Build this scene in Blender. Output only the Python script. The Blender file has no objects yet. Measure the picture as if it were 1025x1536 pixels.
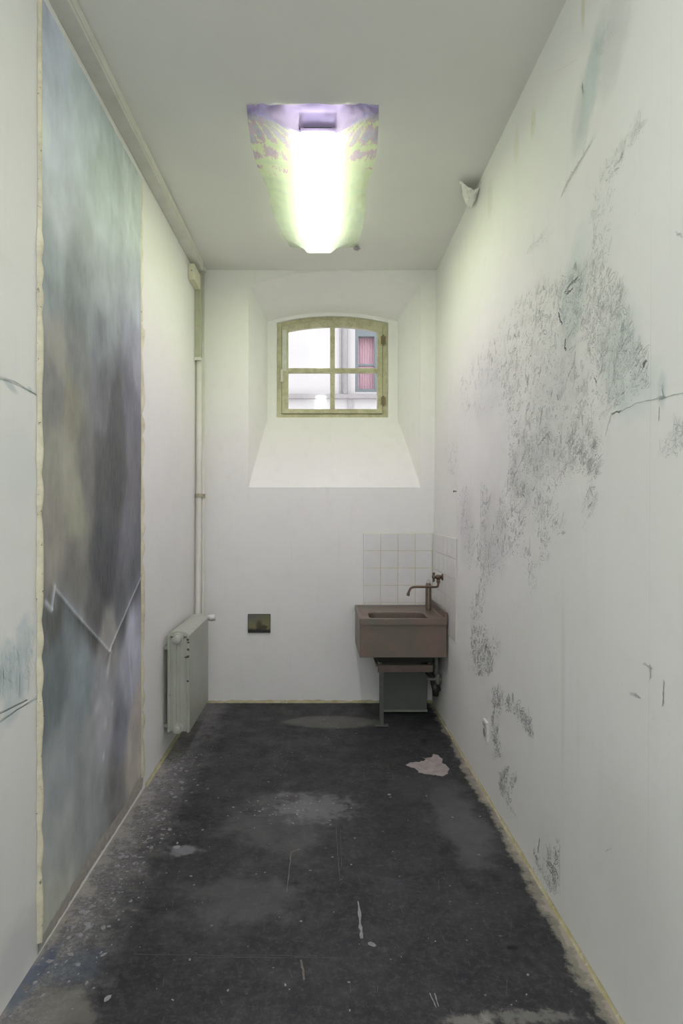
import bpy, bmesh, math, random
import numpy as np
from mathutils import Vector, Matrix
from mathutils import noise as mnoise

random.seed(7)
rng = np.random.default_rng(11)
SC = bpy.context.scene
COL = SC.collection
PI = math.pi

# ---------------------------------------------------------------- measurements
F = 930.0                 # focal length in pixels of a 1025 x 1536 picture
VX, VY = 483.0, 762.0     # vanishing point of the room's long axis
EYE = 1.6
YB = 5.096                # back wall
HC = 3.556                # ceiling height
XL = -1.014               # left wall
YF = -1.3                 # wall behind the photographer

def xr(y, z):             # right wall: slightly out of plumb
    t = z / HC
    bot = 0.936 + (0.905 - 0.936) * (y - 1.9) / (YB - 1.9)
    return bot * (1 - t) + 0.943 * t

def on_left(px, py):
    y = XL * F / (px - VX)
    return y, EYE - (py - VY) * y / F

def on_right(px, py):
    x = 0.925
    for _ in range(5):
        y = x * F / (px - VX)
        z = EYE - (py - VY) * y / F
        x = xr(y, z)
    return y, z

def on_floor(px, py):
    y = EYE * F / (py - VY)
    return (px - VX) * y / F, y

def lin(c):
    c = c / 255.0
    return c / 12.92 if c <= 0.04045 else ((c + 0.055) / 1.055) ** 2.4
def L3(r, g, b): return (lin(r), lin(g), lin(b), 1.0)

# ---------------------------------------------------------------- object helpers
def tag(o, label=None, cat=None, group=None, kind=None):
    if label: o['label'] = label
    if cat: o['category'] = cat
    if group: o['group'] = group
    if kind: o['kind'] = kind
    return o

def empty(name, loc, label=None, cat=None, kind=None, group=None):
    o = bpy.data.objects.new(name, None)
    o.empty_display_size = 0.05
    COL.objects.link(o); o.location = loc
    return tag(o, label, cat, group, kind)

class MB:
    def __init__(s): s.v = []; s.f = []; s.m = []
    def add(s, vs, fs, m=0):
        n = len(s.v); s.v += [tuple(p) for p in vs]
        for f in fs: s.f.append(tuple(i + n for i in f)); s.m.append(m)
    def box(s, x0, y0, z0, x1, y1, z1, m=0):
        vs = [(x0,y0,z0),(x1,y0,z0),(x1,y1,z0),(x0,y1,z0),(x0,y0,z1),(x1,y0,z1),(x1,y1,z1),(x0,y1,z1)]
        s.add(vs, [(0,3,2,1),(4,5,6,7),(0,1,5,4),(1,2,6,5),(2,3,7,6),(3,0,4,7)], m)
    def hexa(s, b, t, m=0):          # four bottom and four top corners
        s.add(list(b)+list(t), [(0,3,2,1),(4,5,6,7),(0,1,5,4),(1,2,6,5),(2,3,7,6),(3,0,4,7)], m)
    def ring(s, outer, inner, y0, y1, m=0):      # loops of (x, z), extruded along y
        n = len(outer)
        vs = [(x,y0,z) for x,z in outer]+[(x,y0,z) for x,z in inner]+[(x,y1,z) for x,z in outer]+[(x,y1,z) for x,z in inner]
        fs = []
        for i in range(n):
            j = (i+1) % n
            fs += [(i,j,n+j,n+i),(2*n+j,2*n+i,3*n+i,3*n+j),(j,i,2*n+i,2*n+j),(n+i,n+j,3*n+j,3*n+i)]
        s.add(vs, fs, m)
    def tube(s, pts, r, seg=12, cap=True, m=0):
        pts = [Vector(p) for p in pts]
        rs = r if isinstance(r, (list, tuple)) else [r]*len(pts)
        vs = []; fs = []
        up = None
        for i, p in enumerate(pts):
            d = (pts[min(i+1,len(pts)-1)] - pts[max(i-1,0)]).normalized()
            if up is None:
                a = Vector((0,0,1)) if abs(d.z) < .9 else Vector((1,0,0))
                up = (a - d*a.dot(d)).normalized()
            else:
                up = (up - d*up.dot(d)).normalized()
            sd = d.cross(up)
            for k in range(seg):
                a = 2*PI*k/seg
                vs.append(p + (up*math.cos(a)+sd*math.sin(a))*rs[i])
        n = len(pts)
        for i in range(n-1):
            for k in range(seg):
                l = (k+1) % seg
                fs.append((i*seg+k, i*seg+l, (i+1)*seg+l, (i+1)*seg+k))
        if cap:
            fs.append(tuple(range(seg))[::-1]); fs.append(tuple((n-1)*seg+k for k in range(seg)))
        s.add(vs, fs, m)
    def build(s, name, mats, parent=None, smooth=False, bevel=0, seg=2):
        me = bpy.data.meshes.new(name)
        me.from_pydata(s.v, [], s.f); 
        if not isinstance(mats, (list, tuple)): mats = [mats]
        for m in mats: me.materials.append(m)
        me.polygons.foreach_set('material_index', s.m)
        bm = bmesh.new(); bm.from_mesh(me); bmesh.ops.recalc_face_normals(bm, faces=bm.faces); bm.to_mesh(me); bm.free()
        me.update()
        o = bpy.data.objects.new(name, me); COL.objects.link(o)
        if smooth:
            for p in me.polygons: p.use_smooth = True
        if bevel:
            b = o.modifiers.new('bevel', 'BEVEL'); b.width = bevel; b.segments = seg; b.limit_method = 'ANGLE'; b.angle_limit = math.radians(40)
            for p in me.polygons: p.use_smooth = True
            b.harden_normals = True
        if parent is not None:
            o.parent = parent
            o.matrix_parent_inverse = Matrix.Translation(parent.location).inverted()
        return o

# ---------------------------------------------------------------- material helpers
class NT:
    def __init__(s, name, rough=0.6, metallic=0.0, spec=0.5):
        s.mat = bpy.data.materials.new(name); s.mat.use_nodes = True
        s.t = s.mat.node_tree; s.n = s.t.nodes
        s.b = s.n['Principled BSDF']
        s.b.inputs['Roughness'].default_value = rough
        s.b.inputs['Metallic'].default_value = metallic
        s.b.inputs['Specular IOR Level'].default_value = spec
        s.pos = s.n.new('ShaderNodeNewGeometry').outputs['Position']
    def link(s, a, b): s.t.links.new(a, b)
    def node(s, typ, **kw):
        n = s.n.new(typ)
        for k, v in kw.items(): setattr(n, k, v)
        return n
    def setin(s, sock, v):
        if isinstance(v, bpy.types.NodeSocket): s.link(v, sock)
        else: sock.default_value = v
    def math(s, op, a, b=0.0, clamp=False):
        n = s.node('ShaderNodeMath', operation=op, use_clamp=clamp)
        s.setin(n.inputs[0], a); s.setin(n.inputs[1], b); return n.outputs[0]
    def vmath(s, op, a, b=(0,0,0)):
        n = s.node('ShaderNodeVectorMath', operation=op)
        s.setin(n.inputs[0], a); s.setin(n.inputs[1], b)
        return n.outputs['Value'] if op == 'LENGTH' else n.outputs[0]
    def noise(s, scale=5, detail=6, rough=0.6, vec=None, stretch=None, dist=0.0):
        n = s.node('ShaderNodeTexNoise')
        n.inputs['Scale'].default_value = scale; n.inputs['Detail'].default_value = detail
        n.inputs['Roughness'].default_value = rough; n.inputs['Distortion'].default_value = dist
        v = vec or s.pos
        if stretch: v = s.vmath('MULTIPLY', v, stretch)
        s.link(v, n.inputs['Vector']); return n
    def rng(s, v, a, b, c=0.0, d=1.0, smooth=False):
        n = s.node('ShaderNodeMapRange'); n.clamp = True
        if smooth: n.interpolation_type = 'SMOOTHSTEP'
        s.setin(n.inputs[0], v)
        for i, q in enumerate((a,b,c,d)): n.inputs[i+1].default_value = q
        return n.outputs[0]
    def mix(s, fac, a, b, mode='MIX'):
        n = s.node('ShaderNodeMix', data_type='RGBA', blend_type=mode)
        s.setin(n.inputs[0], fac); s.setin(n.inputs[6], a); s.setin(n.inputs[7], b); return n.outputs[2]
    def blob(s, c, r, rot=(0,0,0), amp=0.4, nscale=8, a=0.35, b=1.0):
        v = s.vmath('SUBTRACT', s.pos, c)
        if any(rot):
            n = s.node('ShaderNodeVectorRotate', rotation_type='EULER_XYZ')
            s.link(v, n.inputs['Vector']); n.inputs['Rotation'].default_value = rot; v = n.outputs[0]
        v = s.vmath('DIVIDE', v, r)
        l = s.vmath('LENGTH', v)
        nz = s.noise(nscale, 4, 0.6).outputs['Fac']
        l = s.math('ADD', l, s.math('MULTIPLY', s.math('SUBTRACT', nz, 0.5), amp*2))
        return s.rng(l, a, b, 1.0, 0.0, smooth=True)
    def bump(s, h, strength=0.3, dist=0.002):
        n = s.node('ShaderNodeBump'); n.inputs['Strength'].default_value = strength; n.inputs['Distance'].default_value = dist
        s.link(h, n.inputs['Height']); s.link(n.outputs[0], s.b.inputs['Normal'])
    def color(s, c): s.setin(s.b.inputs['Base Color'], c); return s.mat

def plain(name, col, rough=0.5, metallic=0.0, var=0.12, scale=25, spec=0.5, dirt=None):
    m = NT(name, rough, metallic, spec)
    c2 = tuple(q*(1-var) for q in col[:3]) + (1,)
    c = m.mix(m.rng(m.noise(scale, 5).outputs['Fac'], .35, .65), col, c2)
    if dirt:
        c = m.mix(m.rng(m.noise(scale*2.2, 6, .7).outputs['Fac'], dirt[1], dirt[1]+.06), c, dirt[0])
    return m.color(c)

WALL = (0.80, 0.80, 0.775, 1)

def wall_material(name, blobs, wh=WALL):
    m = NT(name, 0.75, 0, 0.25)
    c = m.mix(m.rng(m.noise(1.3, 5, .55).outputs['Fac'], .35, .7), wh, tuple(q*.955 for q in wh[:3])+(1,))
    c = m.mix(m.math('MULTIPLY', m.rng(m.noise(9, 6, .65).outputs['Fac'], .52, .8), 0.35), c, (0.70, 0.69, 0.655, 1))
    # faint vertical drag marks and small scuffs
    sc = m.rng(m.noise(2.0, 4, .5, stretch=(14, 14, 1)).outputs['Fac'], .60, .8)
    c = m.mix(m.math('MULTIPLY', sc, 0.18), c, (0.66, 0.66, 0.63, 1))
    sp = m.rng(m.noise(55, 2, .5).outputs['Fac'], .76, .80)
    c = m.mix(m.math('MULTIPLY', sp, 0.35), c, (0.45, 0.44, 0.40, 1))
    for (cen, rad, rot, col, st, amp, ns) in blobs:
        f = m.math('MULTIPLY', m.blob(cen, rad, rot, amp, ns), st)
        c = m.mix(f, c, col)
    h = m.math('ADD', m.math('MULTIPLY', m.noise(3, 3).outputs['Fac'], 6.0), m.noise(70, 3, .6).outputs['Fac'])
    m.bump(h, 0.25, 0.0016)
    return m.color(c)

def rb(px, py, ry, rz, rot, col, st, amp=.45, ns=9):
    y, z = on_right(px, py)
    return ((xr(y, z), y, z), (1.0, ry, rz), (rot, 0, 0), col, st, amp, ns)
def lb(px, py, ry, rz, rot, col, st, amp=.45, ns=9):
    y, z = on_left(px, py)
    return ((XL, y, z), (1.0, ry, rz), (rot, 0, 0), col, st, amp, ns)

GREY = (0.46, 0.49, 0.48, 1); BLUEG = (0.36, 0.47, 0.46, 1); YEL = (0.62, 0.60, 0.40, 1)
right_blobs = [
    rb(885, 130, .09, .26, -.45, (0.45,.54,.53,1), .6),
    rb(868, 175, .08, .18, -.3, GREY, .35),
    rb(920, 55, .15, .22, -.4, GREY, .35),
    rb(875, 10, .022, .12, 0, YEL, .6, .2),
    rb(800, 185, .05, .09, 0, YEL, .45, .2), rb(775, 220, .06, .12, 0, YEL, .3), rb(735, 300, .07, .15, 0, YEL, .28),
    rb(860, 440, .16, .30, -.3, (0.42,.56,.52,1), .32),
    rb(930, 530, .18, .22, -.2, (0.46,.58,.55,1), .32),
    rb(960, 590, .20, .10, .3, (0.50,.62,.61,1), .30),
    rb(993, 585, .03, .07, 0, BLUEG, .3, .6),
    rb(830, 600, .35, .40, 0, GREY, .22), rb(790, 700, .35, .25, 0, GREY, .22), rb(740, 800, .35, .30, 0, (0.42,.41,.46,1), .22),
    rb(730, 590, .40, .25, 0, GREY, .20),
    rb(700, 790, .3, .3, 0, (0.42,.41,.46,1), .2),
    rb(950, 1300, .35, .35, 0, (0.66,.66,.62,1), .4),
    rb(845, 1020, .03, .5, 0, (0.66,.66,.60,1), .35),
]
left_blobs = [
    lb(36, 960, .09, .12, .3, (0.50,.60,.62,1), .55, .8, 22), lb(28, 1010, .10, .13, .2, (0.54,.61,.63,1), .5, .8, 22),
    lb(10, 1010, .12, .16, 0, (0.52,.60,.62,1), .6, .7, 20), lb(20, 1060, .14, .06, -.5, (0.50,.58,.60,1), .5, .6, 14),
    lb(30, 700, .2, .2, 0, (0.60,.66,.66,1), .3), lb(15, 578, .07, .018, .3, (0.35,.45,.45,1), .5), lb(45, 585, .03, .015, .2, (0.35,.45,.45,1), .5),
    lb(20, 1440, .3, .16, 0, (0.50,.50,.52,1), .45),
]

# ---------------------------------------------------------------- the room shell
wl_mat = wall_material('left_wall_paint', left_blobs)
wr_mat = wall_material('right_wall_paint', right_blobs)
wb_mat = wall_material('back_wall_paint', [], (0.83,.828,.80,1))

o = MB()
o.add([(XL,YF,0),(XL,YB,0),(XL,YB,HC),(XL,YF,HC)], [(0,1,2,3)])
wall_left = o.build('wall_left', wl_mat); tag(wall_left, kind='structure')
o = MB(); nz_, ny_ = 6, 8
for i in range(ny_+1):
    for j in range(nz_+1):
        y = YF + (YB-YF)*i/ny_; z = HC*j/nz_
        o.v.append((xr(max(y, -1.3), z), y, z))
for i in range(ny_):
    for j in range(nz_):
        a = i*(nz_+1)+j; o.f.append((a, a+1, a+nz_+2, a+nz_+1)); o.m.append(0)
wall_right = o.build('wall_right', wr_mat, smooth=True); tag(wall_right, kind='structure')

def arch_loop(x0, x1, zb, zs, zc, n=20):
    """bottom-left, bottom-right, then the arch from right to left"""
    w = (x1-x0)/2; h = zc-zs; R = (w*w+h*h)/(2*h); cx = (x0+x1)/2; cz = zc-R
    a = math.asin(min(1, w/R))
    pts = [(x0, zb), (x1, zb)]
    for i in range(n+1):
        t = a - 2*a*i/n
        pts.append((cx+R*math.sin(t), cz+R*math.cos(t)))
    return pts

YN = 5.60
outer = arch_loop(-.603, .812, 1.770, 3.425, 3.546)
inner = arch_loop(-.492, .687, 2.405, 3.285, 3.365)
reveal = arch_loop(-.405, .598, 2.420, 3.275, 3.335)
b = MB(); n = len(outer)
X0, X1 = XL-.1, 1.05
b.add([(X0,YB,0),(X1,YB,0),(X1,YB,1.770),(outer[1][0],YB,1.770),(outer[0][0],YB,1.770),(X0,YB,1.770)], [(0,1,2,3,4,5)])
b.add([(X0,YB,1.77),(-.603,YB,1.77),(-.603,YB,3.425),(-.603,YB,HC+.05),(X0,YB,HC+.05)], [(0,1,2,3,4)])
b.add([(X1,YB,1.77),(.812,YB,1.77),(.812,YB,3.425),(.812,YB,HC+.05),(X1,YB,HC+.05)], [(0,1,2,3,4)])
for i in range(2, n-1):
    p, q = outer[i], outer[i+1]
    b.add([(p[0],YB,p[1]),(q[0],YB,q[1]),(q[0],YB,HC+.05),(p[0],YB,HC+.05)], [(0,1,2,3)])
wall_back = b.build('wall_back', wb_mat); tag(wall_back, kind='structure')
b = MB()
vs = [(x,YB,z) for x,z in outer]+[(x,YN,z) for x,z in inner]+[(x,YN+.005,z) for x,z in reveal]+[(x,YN+.16,z) for x,z in reveal]
fs = []
for k in range(3):
    for i in range(n):
        j = (i+1) % n; fs.append((k*n+i, k*n+j, (k+1)*n+j, (k+1)*n+i))
b.add(vs, fs)
emb = b.build('trim_1', wb_mat, bevel=.008); tag(emb, kind='structure')
# thick outer masonry around the reveal
b = MB()
big = [(-3.2,-.5),(3.2,-.5)] + [(3.2-6.4*i/(n-3), 5.5) for i in range(n-2)]
b.ring(big, reveal, YN+.15, YN+.17)
ow = b.build('wall_outer', wall_material('outer_wall_paint', [])); tag(ow, kind='structure')

# ceiling
cm = NT('ceiling_paint', .85, 0, .2)
c = cm.mix(cm.rng(cm.noise(1.6, 4).outputs['Fac'], .35, .7), (0.76,.76,.72,1), (0.72,.72,.685,1))
cm.bump(cm.noise(60, 3).outputs['Fac'], .2, .0015); cm.color(c)
b = MB(); b.add([(XL-.05,YF,HC),(1.0,YF,HC),(1.0,YB+.01,HC),(XL-.05,YB+.01,HC)], [(0,1,2,3)])
ceiling = b.build('ceiling', cm.mat); tag(ceiling, kind='structure')

# wall behind the photographer; its wide unseen doorway is added for fill daylight
b = MB()
DX0, DX1, DZ = -.86, .80, 2.95
b.box(XL-.05, YF-.12, 0, DX0, YF, HC); b.box(DX1, YF-.12, 0, 1.05, YF, HC); b.box(DX0, YF-.12, DZ, DX1, YF, HC)
wf = b.build('wall_front', wb_mat); tag(wf, kind='structure')

# floor
fm = NT('black_floor_paint', .55, 0, .35)
base = fm.mix(fm.rng(fm.noise(2.2, 8, .7).outputs['Fac'], .35, .68), (0.012,.013,.015,1), (0.032,.033,.036,1))
wear = fm.rng(fm.noise(5, 12, .80, dist=.9).outputs['Fac'], .47, .70)
base = fm.mix(fm.math('MULTIPLY', wear, .55), base, (0.072,.073,.075,1))
fine = fm.rng(fm.noise(38, 8, .85).outputs['Fac'], .50, .74)
base = fm.mix(fm.math('MULTIPLY', fine, .50), base, (0.17,.17,.17,1))
pit = fm.rng(fm.noise(18, 6, .75).outputs['Fac'], .50, .66)
base = fm.mix(fm.math('MULTIPLY', pit, .55), base, (0.012,.013,.015,1))
scr = fm.rng(fm.noise(3, 6, .75, stretch=(1, 9, 1)).outputs['Fac'], .62, .74)
base = fm.mix(fm.math('MULTIPLY', scr, .25), base, (0.14,.14,.14,1))
scr2 = fm.rng(fm.noise(6, 6, .7, stretch=(12, 1, 1)).outputs['Fac'], .66, .74)
base = fm.mix(fm.math('MULTIPLY', scr2, .35), base, (0.16,.155,.145,1))
def fb(px, py, rx, ry, col, st, amp=.5, ns=8, rot=0, aa=.35, bb=1.0):
    global base
    x, y = on_floor(px, py)
    f = fm.math('MULTIPLY', fm.blob((x,y,0), (rx,ry,1), (0,0,rot), amp, ns, aa, bb), st)
    base = fm.mix(f, base, col)
fb(500, 1083, .42, .16, (0.12,.12,.105,1), .8, .25, 5, 0, .7, .95)  # pale reflection of the back wall, painted into the floor colour
fb(420, 1230, .35, .45, (0.10,.10,.10,1), .5, .8, 6)
fb(470, 1210, .3, .2, (0.22,.22,.22,1), .5, 1.1, 16)
fb(360, 1350, .35, .22, (0.11,.11,.11,1), .45, .9, 9)
fb(690, 1230, .18, .6, (0.12,.12,.125,1), .6, .7, 8)
fb(275, 1275, .10, .06, (0.30,.30,.32,1), .5, .8, 25)
fb(640, 1180, .3, .25, (0.06,.06,.065,1), .5, .6, 9)
sep = fm.node('ShaderNodeSeparateXYZ'); fm.link(fm.pos, sep.inputs[0])
nA = fm.noise(9, 8, .75).outputs['Fac']; nB = fm.noise(4, 6, .7).outputs['Fac']
# dusty margin along the left wall, widening towards the camera
dl = fm.math('ADD', sep.outputs['X'], 1.014)
dln = fm.math('ADD', dl, fm.math('MULTIPLY', fm.math('SUBTRACT', nA, .5), .55))
base = fm.mix(fm.math('MULTIPLY', fm.rng(dln, .02, .32, 1, 0), .85), base, (0.17,.165,.16,1))
crumb = fm.rng(fm.noise(60, 8, .85).outputs['Fac'], .46, .60)
base = fm.mix(fm.math('MULTIPLY', fm.math('MULTIPLY', fm.rng(dln, .05, .26, 1, 0), crumb), .75), base, (0.30,.30,.30,1))
base = fm.mix(fm.math('MULTIPLY', fm.rng(dln, -.03, .07, 1, 0), .75), base, (0.34,.32,.28,1))
fb(45, 1470, .05, .22, (0.05,.08,.13,1), .7, .7, 12, .12); fb(110, 1450, .14, .12, (0.06,.09,.13,1), .4, .8, 14)
fb(90, 1520, .16, .14, (0.20,.19,.16,1), .55, 1.2, 12)
# worn beige margin along the right wall
dr = fm.math('SUBTRACT', .92, sep.outputs['X'])
drn = fm.math('ADD', dr, fm.math('MULTIPLY', fm.math('SUBTRACT', nA, .5), .16))
drn = fm.math('ADD', drn, fm.math('MULTIPLY', fm.math('SUBTRACT', nB, .5), .12))
base = fm.mix(fm.math('MULTIPLY', fm.rng(drn, .035, .055, 1, 0), .8), base, (0.27,.255,.205,1))
base = fm.mix(fm.math('MULTIPLY', fm.rng(drn, .008, .02, 1, 0), .6), base, (0.42,.37,.31,1))
# patches near the bottom of the picture
fb(790, 1525, .20, .035, (0.26,.255,.23,1), .5, 1.3, 30); fb(700, 1530, .1, .03, (0.3,.29,.25,1), .5, .9, 30)
fm.bump(fm.math('ADD', fm.noise(30, 6, .7).outputs['Fac'], fm.math('MULTIPLY', fm.noise(4, 3).outputs['Fac'], 3)), .35, .0022)
rr = fm.rng(fm.noise(6, 5, .7).outputs['Fac'], .3, .7, .42, .72); fm.link(rr, fm.b.inputs['Roughness'])
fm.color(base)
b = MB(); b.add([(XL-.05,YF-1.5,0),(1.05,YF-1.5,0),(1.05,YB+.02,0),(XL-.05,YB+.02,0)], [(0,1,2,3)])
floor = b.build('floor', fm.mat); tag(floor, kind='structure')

# floor details: bare patch, scratches and flecks are marks in the floor paint
def rough_poly(cx, cy, rx, ry, n, jag, z=.0006, rot=0):
    pts = []
    for i in range(n):
        a = 2*PI*i/n; k = 1 + random.uniform(-jag, jag)
        x, y = rx*k*math.cos(a), ry*k*math.sin(a)
        pts.append((cx+x*math.cos(rot)-y*math.sin(rot), cy+x*math.sin(rot)+y*math.cos(rot), z))
    return pts
patch_mat = plain('bare_screed', (0.36,.32,.30,1), .8, var=.3, scale=20)
patch_px = [(609,1148),(616,1144),(630,1143),(638,1140),(634,1137),(648,1136),(651,1131),(658,1133),(663,1138),(664,1144),(668,1147),(674,1153),(672,1160),(664,1165),(655,1163),(640,1161),(628,1159),(624,1153),(616,1151)]
b = MB(); pp = []
for i, (px, py) in enumerate(patch_px):
    q = patch_px[(i+1) % len(patch_px)]
    for t in (0, .33, .66):
        x, y = on_floor(px+(q[0]-px)*t+random.uniform(-1.2,1.2), py+(q[1]-py)*t+random.uniform(-.8,.8))
        pp.append((x, y, .0006))
b.add(pp, [tuple(range(len(pp)))])
b.build('bare_patch', patch_mat, floor)

fleck_w = plain('white_fleck', (0.30,.30,.31,1), .7, var=.3, scale=60)
fleck_t = plain('tan_fleck', (0.18,.16,.135,1), .7, var=.3, scale=60)
fleck_k = plain('dark_chip', (0.006,.006,.007,1), .5)
b = MB()
def fleck(x, y, r, mi, jag=.35, asp=None, rot=None):
    asp = asp or random.uniform(.5, 1); rot = random.uniform(0, PI) if rot is None else rot
    p = rough_poly(x, y, r, r*asp, 7, jag, .0008+random.uniform(0,.0006), rot); b.add(p, [tuple(range(7))], mi)
for i in range(620):      # crumbs along the left wall
    y = 1.95+2.1*random.random()**.8; x = XL + .02+abs(random.gauss(.0, .13))
    if x < XL+.01: continue
    fleck(x, y, random.choice([.003,.004,.005,.006,.009,.013]) , random.choice([0,0,0,1]))
for i in range(230):
    y = random.uniform(1.95, 4.9); x = random.uniform(XL+.1, .85)
    fleck(x, y, random.choice([.002,.002,.003,.004,.006]), random.choice([0,0,1]))
for i in range(60):
    x, y = on_floor(random.gauss(420, 45), random.gauss(1215, 14)); fleck(x, y, random.uniform(.003,.008), 0)
for (px, py, r) in [(584,1192,.012),(586,1196,.008),(558,1417,.016),(679,1226,.007),(645,1168,.005),(265,1271,.016),(285,1440,.007),(245,1228,.012),(230,1165,.02),(238,1175,.016)]:
    x, y = on_floor(px, py); fleck(x, y, r, 0, .2)
def scratch(pts, w, mi):
    zz0 = random.uniform(.0007, .0014); P = [Vector((*on_floor(px, py), zz0)) for px, py in pts]
    l = []; r = []
    for i, p in enumerate(P):
        d = (P[min(i+1,len(P)-1)]-P[max(i-1,0)]).normalized(); s = Vector((-d.y, d.x, 0))*w*random.uniform(.4,1.3)
        l.append(p+s); r.append(p-s)
    b.add(l+r, [(i, i+1, len(P)+i+1, len(P)+i) for i in range(len(P)-1)], mi)
def wob(a, c, n=9, j=1.0):
    return [(a[0]+(c[0]-a[0])*i/n+random.uniform(-j,j), a[1]+(c[1]-a[1])*i/n) for i in range(n+1)]
scratch(wob((537,1352),(543,1408),10,.8), .006, 0); 
scratch(wob((504,1240),(510,1322),10,.5), .0018, 3); scratch(wob((511,1245),(513,1300),8,.5), .0012, 3)
scratch(wob((431,1338),(437,1278),8,.6), .0025, 1); scratch(wob((437,1278),(450,1274),4,.6), .004, 1)
scratch([(200+i*25, 1432+random.uniform(-1,1)+i*.25) for i in range(12)], .001, 3); scratch([(290+i*24, 1437+random.uniform(-1,1)) for i in range(10)], .001, 3)
scratch(wob((452,1440),(457,1470),6,.8), .0035, 1); scratch(wob((645,1490),(655,1512),5,.4), .002, 0); scratch(wob((652,1490),(658,1510),5,.4), .002, 0)

#scratch([(391,1455),(415,1450),(432,1458),(430,1470),(415,1478),(405,1490)], .0016, 0)
for i in range(45):
    px, py = random.uniform(200, 860), random.uniform(1150, 1530); a = random.choice([PI/2, .2, 1.2, PI/2]); ln = random.uniform(4, 22)
    scratch(wob((px, py), (px+ln*math.cos(a)*1.2, py+ln*math.sin(a)), 4, .6), random.uniform(.0005,.001), 3)
fl = b.build('paint_fleck', [fleck_w, fleck_t, fleck_k, plain('dull_scratch', (0.12,.118,.105,1), .7, var=.4, scale=50)], floor); fl['kind'] = 'stuff'
# pale ring stain, drain mark
b = MB()
for (px, py, rx, ry) in [(575,1148,.075,.05)]:
    x, y = on_floor(px, py)
    for i in range(26):
        fleck(x+random.uniform(-rx,rx), y+random.uniform(-ry,ry), random.uniform(.004,.010), 0)
x, y = on_floor(568, 1164)
for sx0, sy0, sx1, sy1 in [(-.09,-.045,.09,-.04),(-.09,.04,.09,.045),(-.09,-.045,-.085,.045),(.085,-.04,.09,.045)]:
    b.add([(x+sx0,y+sy0,.0009),(x+sx1,y+sy0,.0009),(x+sx1,y+sy1,.0009),(x+sx0,y+sy1,.0009)], [(0,1,2,3)], 0)
b.build('filled_hole', plain('filler', (0.11,.11,.08,1), .8, var=.5, scale=60), floor)
b = MB(); x, y = on_floor(768, 1422)
b.hexa([(x-.02,y-.004,.001),(x+.02,y-.006,.001),(x+.018,y+.006,.001),(x-.015,y+.007,.001)], [(x-.016,y-.003,.006),(x+.017,y-.004,.008),(x+.014,y+.004,.007),(x-.012,y+.005,.005)])
chip = b.build('floor_chip', fleck_k); tag(chip, 'small black chip lying on the floor near the right wall', 'chip')

# yellowed sealing strips where floor and walls meet
tm = NT('yellow_sealant', .6)
tc = tm.mix(tm.rng(tm.noise(7, 6, .7).outputs['Fac'], .38, .62), (0.34,.31,.15,1), (0.46,.43,.28,1))
tm.color(tm.mix(tm.rng(tm.noise(25, 5, .7).outputs['Fac'], .55, .65), tc, (0.56,.53,.44,1)))
def strip(name, fn, n, w, h):
    b = MB()
    for i in range(n+1):
        t = i/n; p, inw = fn(t); k = 1 + .45*mnoise.noise(Vector((t*40, 3, w*100)))
        b.v += [p + Vector((0,0,h*k)) + inw*.001, p + Vector((0,0,h*k*.4)) + inw*w*.4*k, p + inw*w*k + Vector((0,0,.0012))]
    for i in range(n):
        for j in range(2):
            a = i*3+j; b.f.append((a, a+1, a+4, a+3)); b.m.append(0)
    s = b.build(name, tm.mat, smooth=True); tag(s, kind='structure'); return s
strip('baseboard_right', lambda t: (Vector((xr(1.0+4.08*t, 0), 1.0+4.08*t, 0)), Vector((-1,0,0))), 160, .012, .011)
strip('baseboard_back', lambda t: (Vector((XL+1.92*t, YB, 0)), Vector((0,-1,0))), 90, .014, .020)
strip('baseboard_left', lambda t: (Vector((XL, 3.55+1.53*t, 0)), Vector((1,0,0))), 60, .014, .02)

# ---------------------------------------------------------------- window
wood = NT('peeling_olive_wood', .6)
wc = wood.mix(wood.rng(wood.noise(14, 6, .7).outputs['Fac'], .4, .62), (0.54,.52,.35,1), (0.40,.375,.24,1))
wc = wood.mix(wood.rng(wood.noise(55, 5, .75).outputs['Fac'], .60, .66), wc, (0.55,.54,.42,1))
wc = wood.mix(wood.rng(wood.noise(40, 5, .75, stretch=(1.3,1,.6)).outputs['Fac'], .66, .70), wc, (0.12,.10,.06,1))
wood.bump(wood.noise(50, 5).outputs['Fac'], .5, .003); wood.color(wc)
win = empty('window_1', (.1, 5.66, 2.43), kind='structure')
YW = 5.66
b = MB()
b.ring(arch_loop(-.405,.598,2.420,3.275,3.335), arch_loop(-.365,.552,2.452,3.248,3.306), YW-.03, YW+.05)
b.build('window_frame', wood.mat, win, bevel=.003)
b = MB()
so = arch_loop(-.362,.549,2.456,3.246,3.303); si = arch_loop(-.305,.502,2.497,3.203,3.245)
b.ring(so, si, YW-.045, YW+.01)
b.box(.075, YW-.040, 2.49, .118, YW+.008, 3.25)
b.box(-.31, YW-.041, 2.826, .51, YW+.006, 2.868)
sash = b.build('window_sash', wood.mat, win, bevel=.004)
b = MB()
b.box(-.36, YW-.050, 2.84, -.318, YW-.044, 3.215)
strp = b.build('stile_cover', plain('pale_paint', (0.62,.63,.54,1), .5, var=.15), win, bevel=.002); strp['label'] = 'pale painted strip on upper left stile'
gm = bpy.data.materials.new('window_glass'); gm.use_nodes = True; t = gm.node_tree; t.nodes.clear()
out = t.nodes.new('ShaderNodeOutputMaterial'); mx = t.nodes.new('ShaderNodeMixShader'); tr = t.nodes.new('ShaderNodeBsdfTransparent'); gl = t.nodes.new('ShaderNodeBsdfGlossy')
fr = t.nodes.new('ShaderNodeFresnel'); fr.inputs[0].default_value = 1.5; gl.inputs['Roughness'].default_value = .06; tr.inputs[0].default_value = (.96,.97,.96,1)
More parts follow.
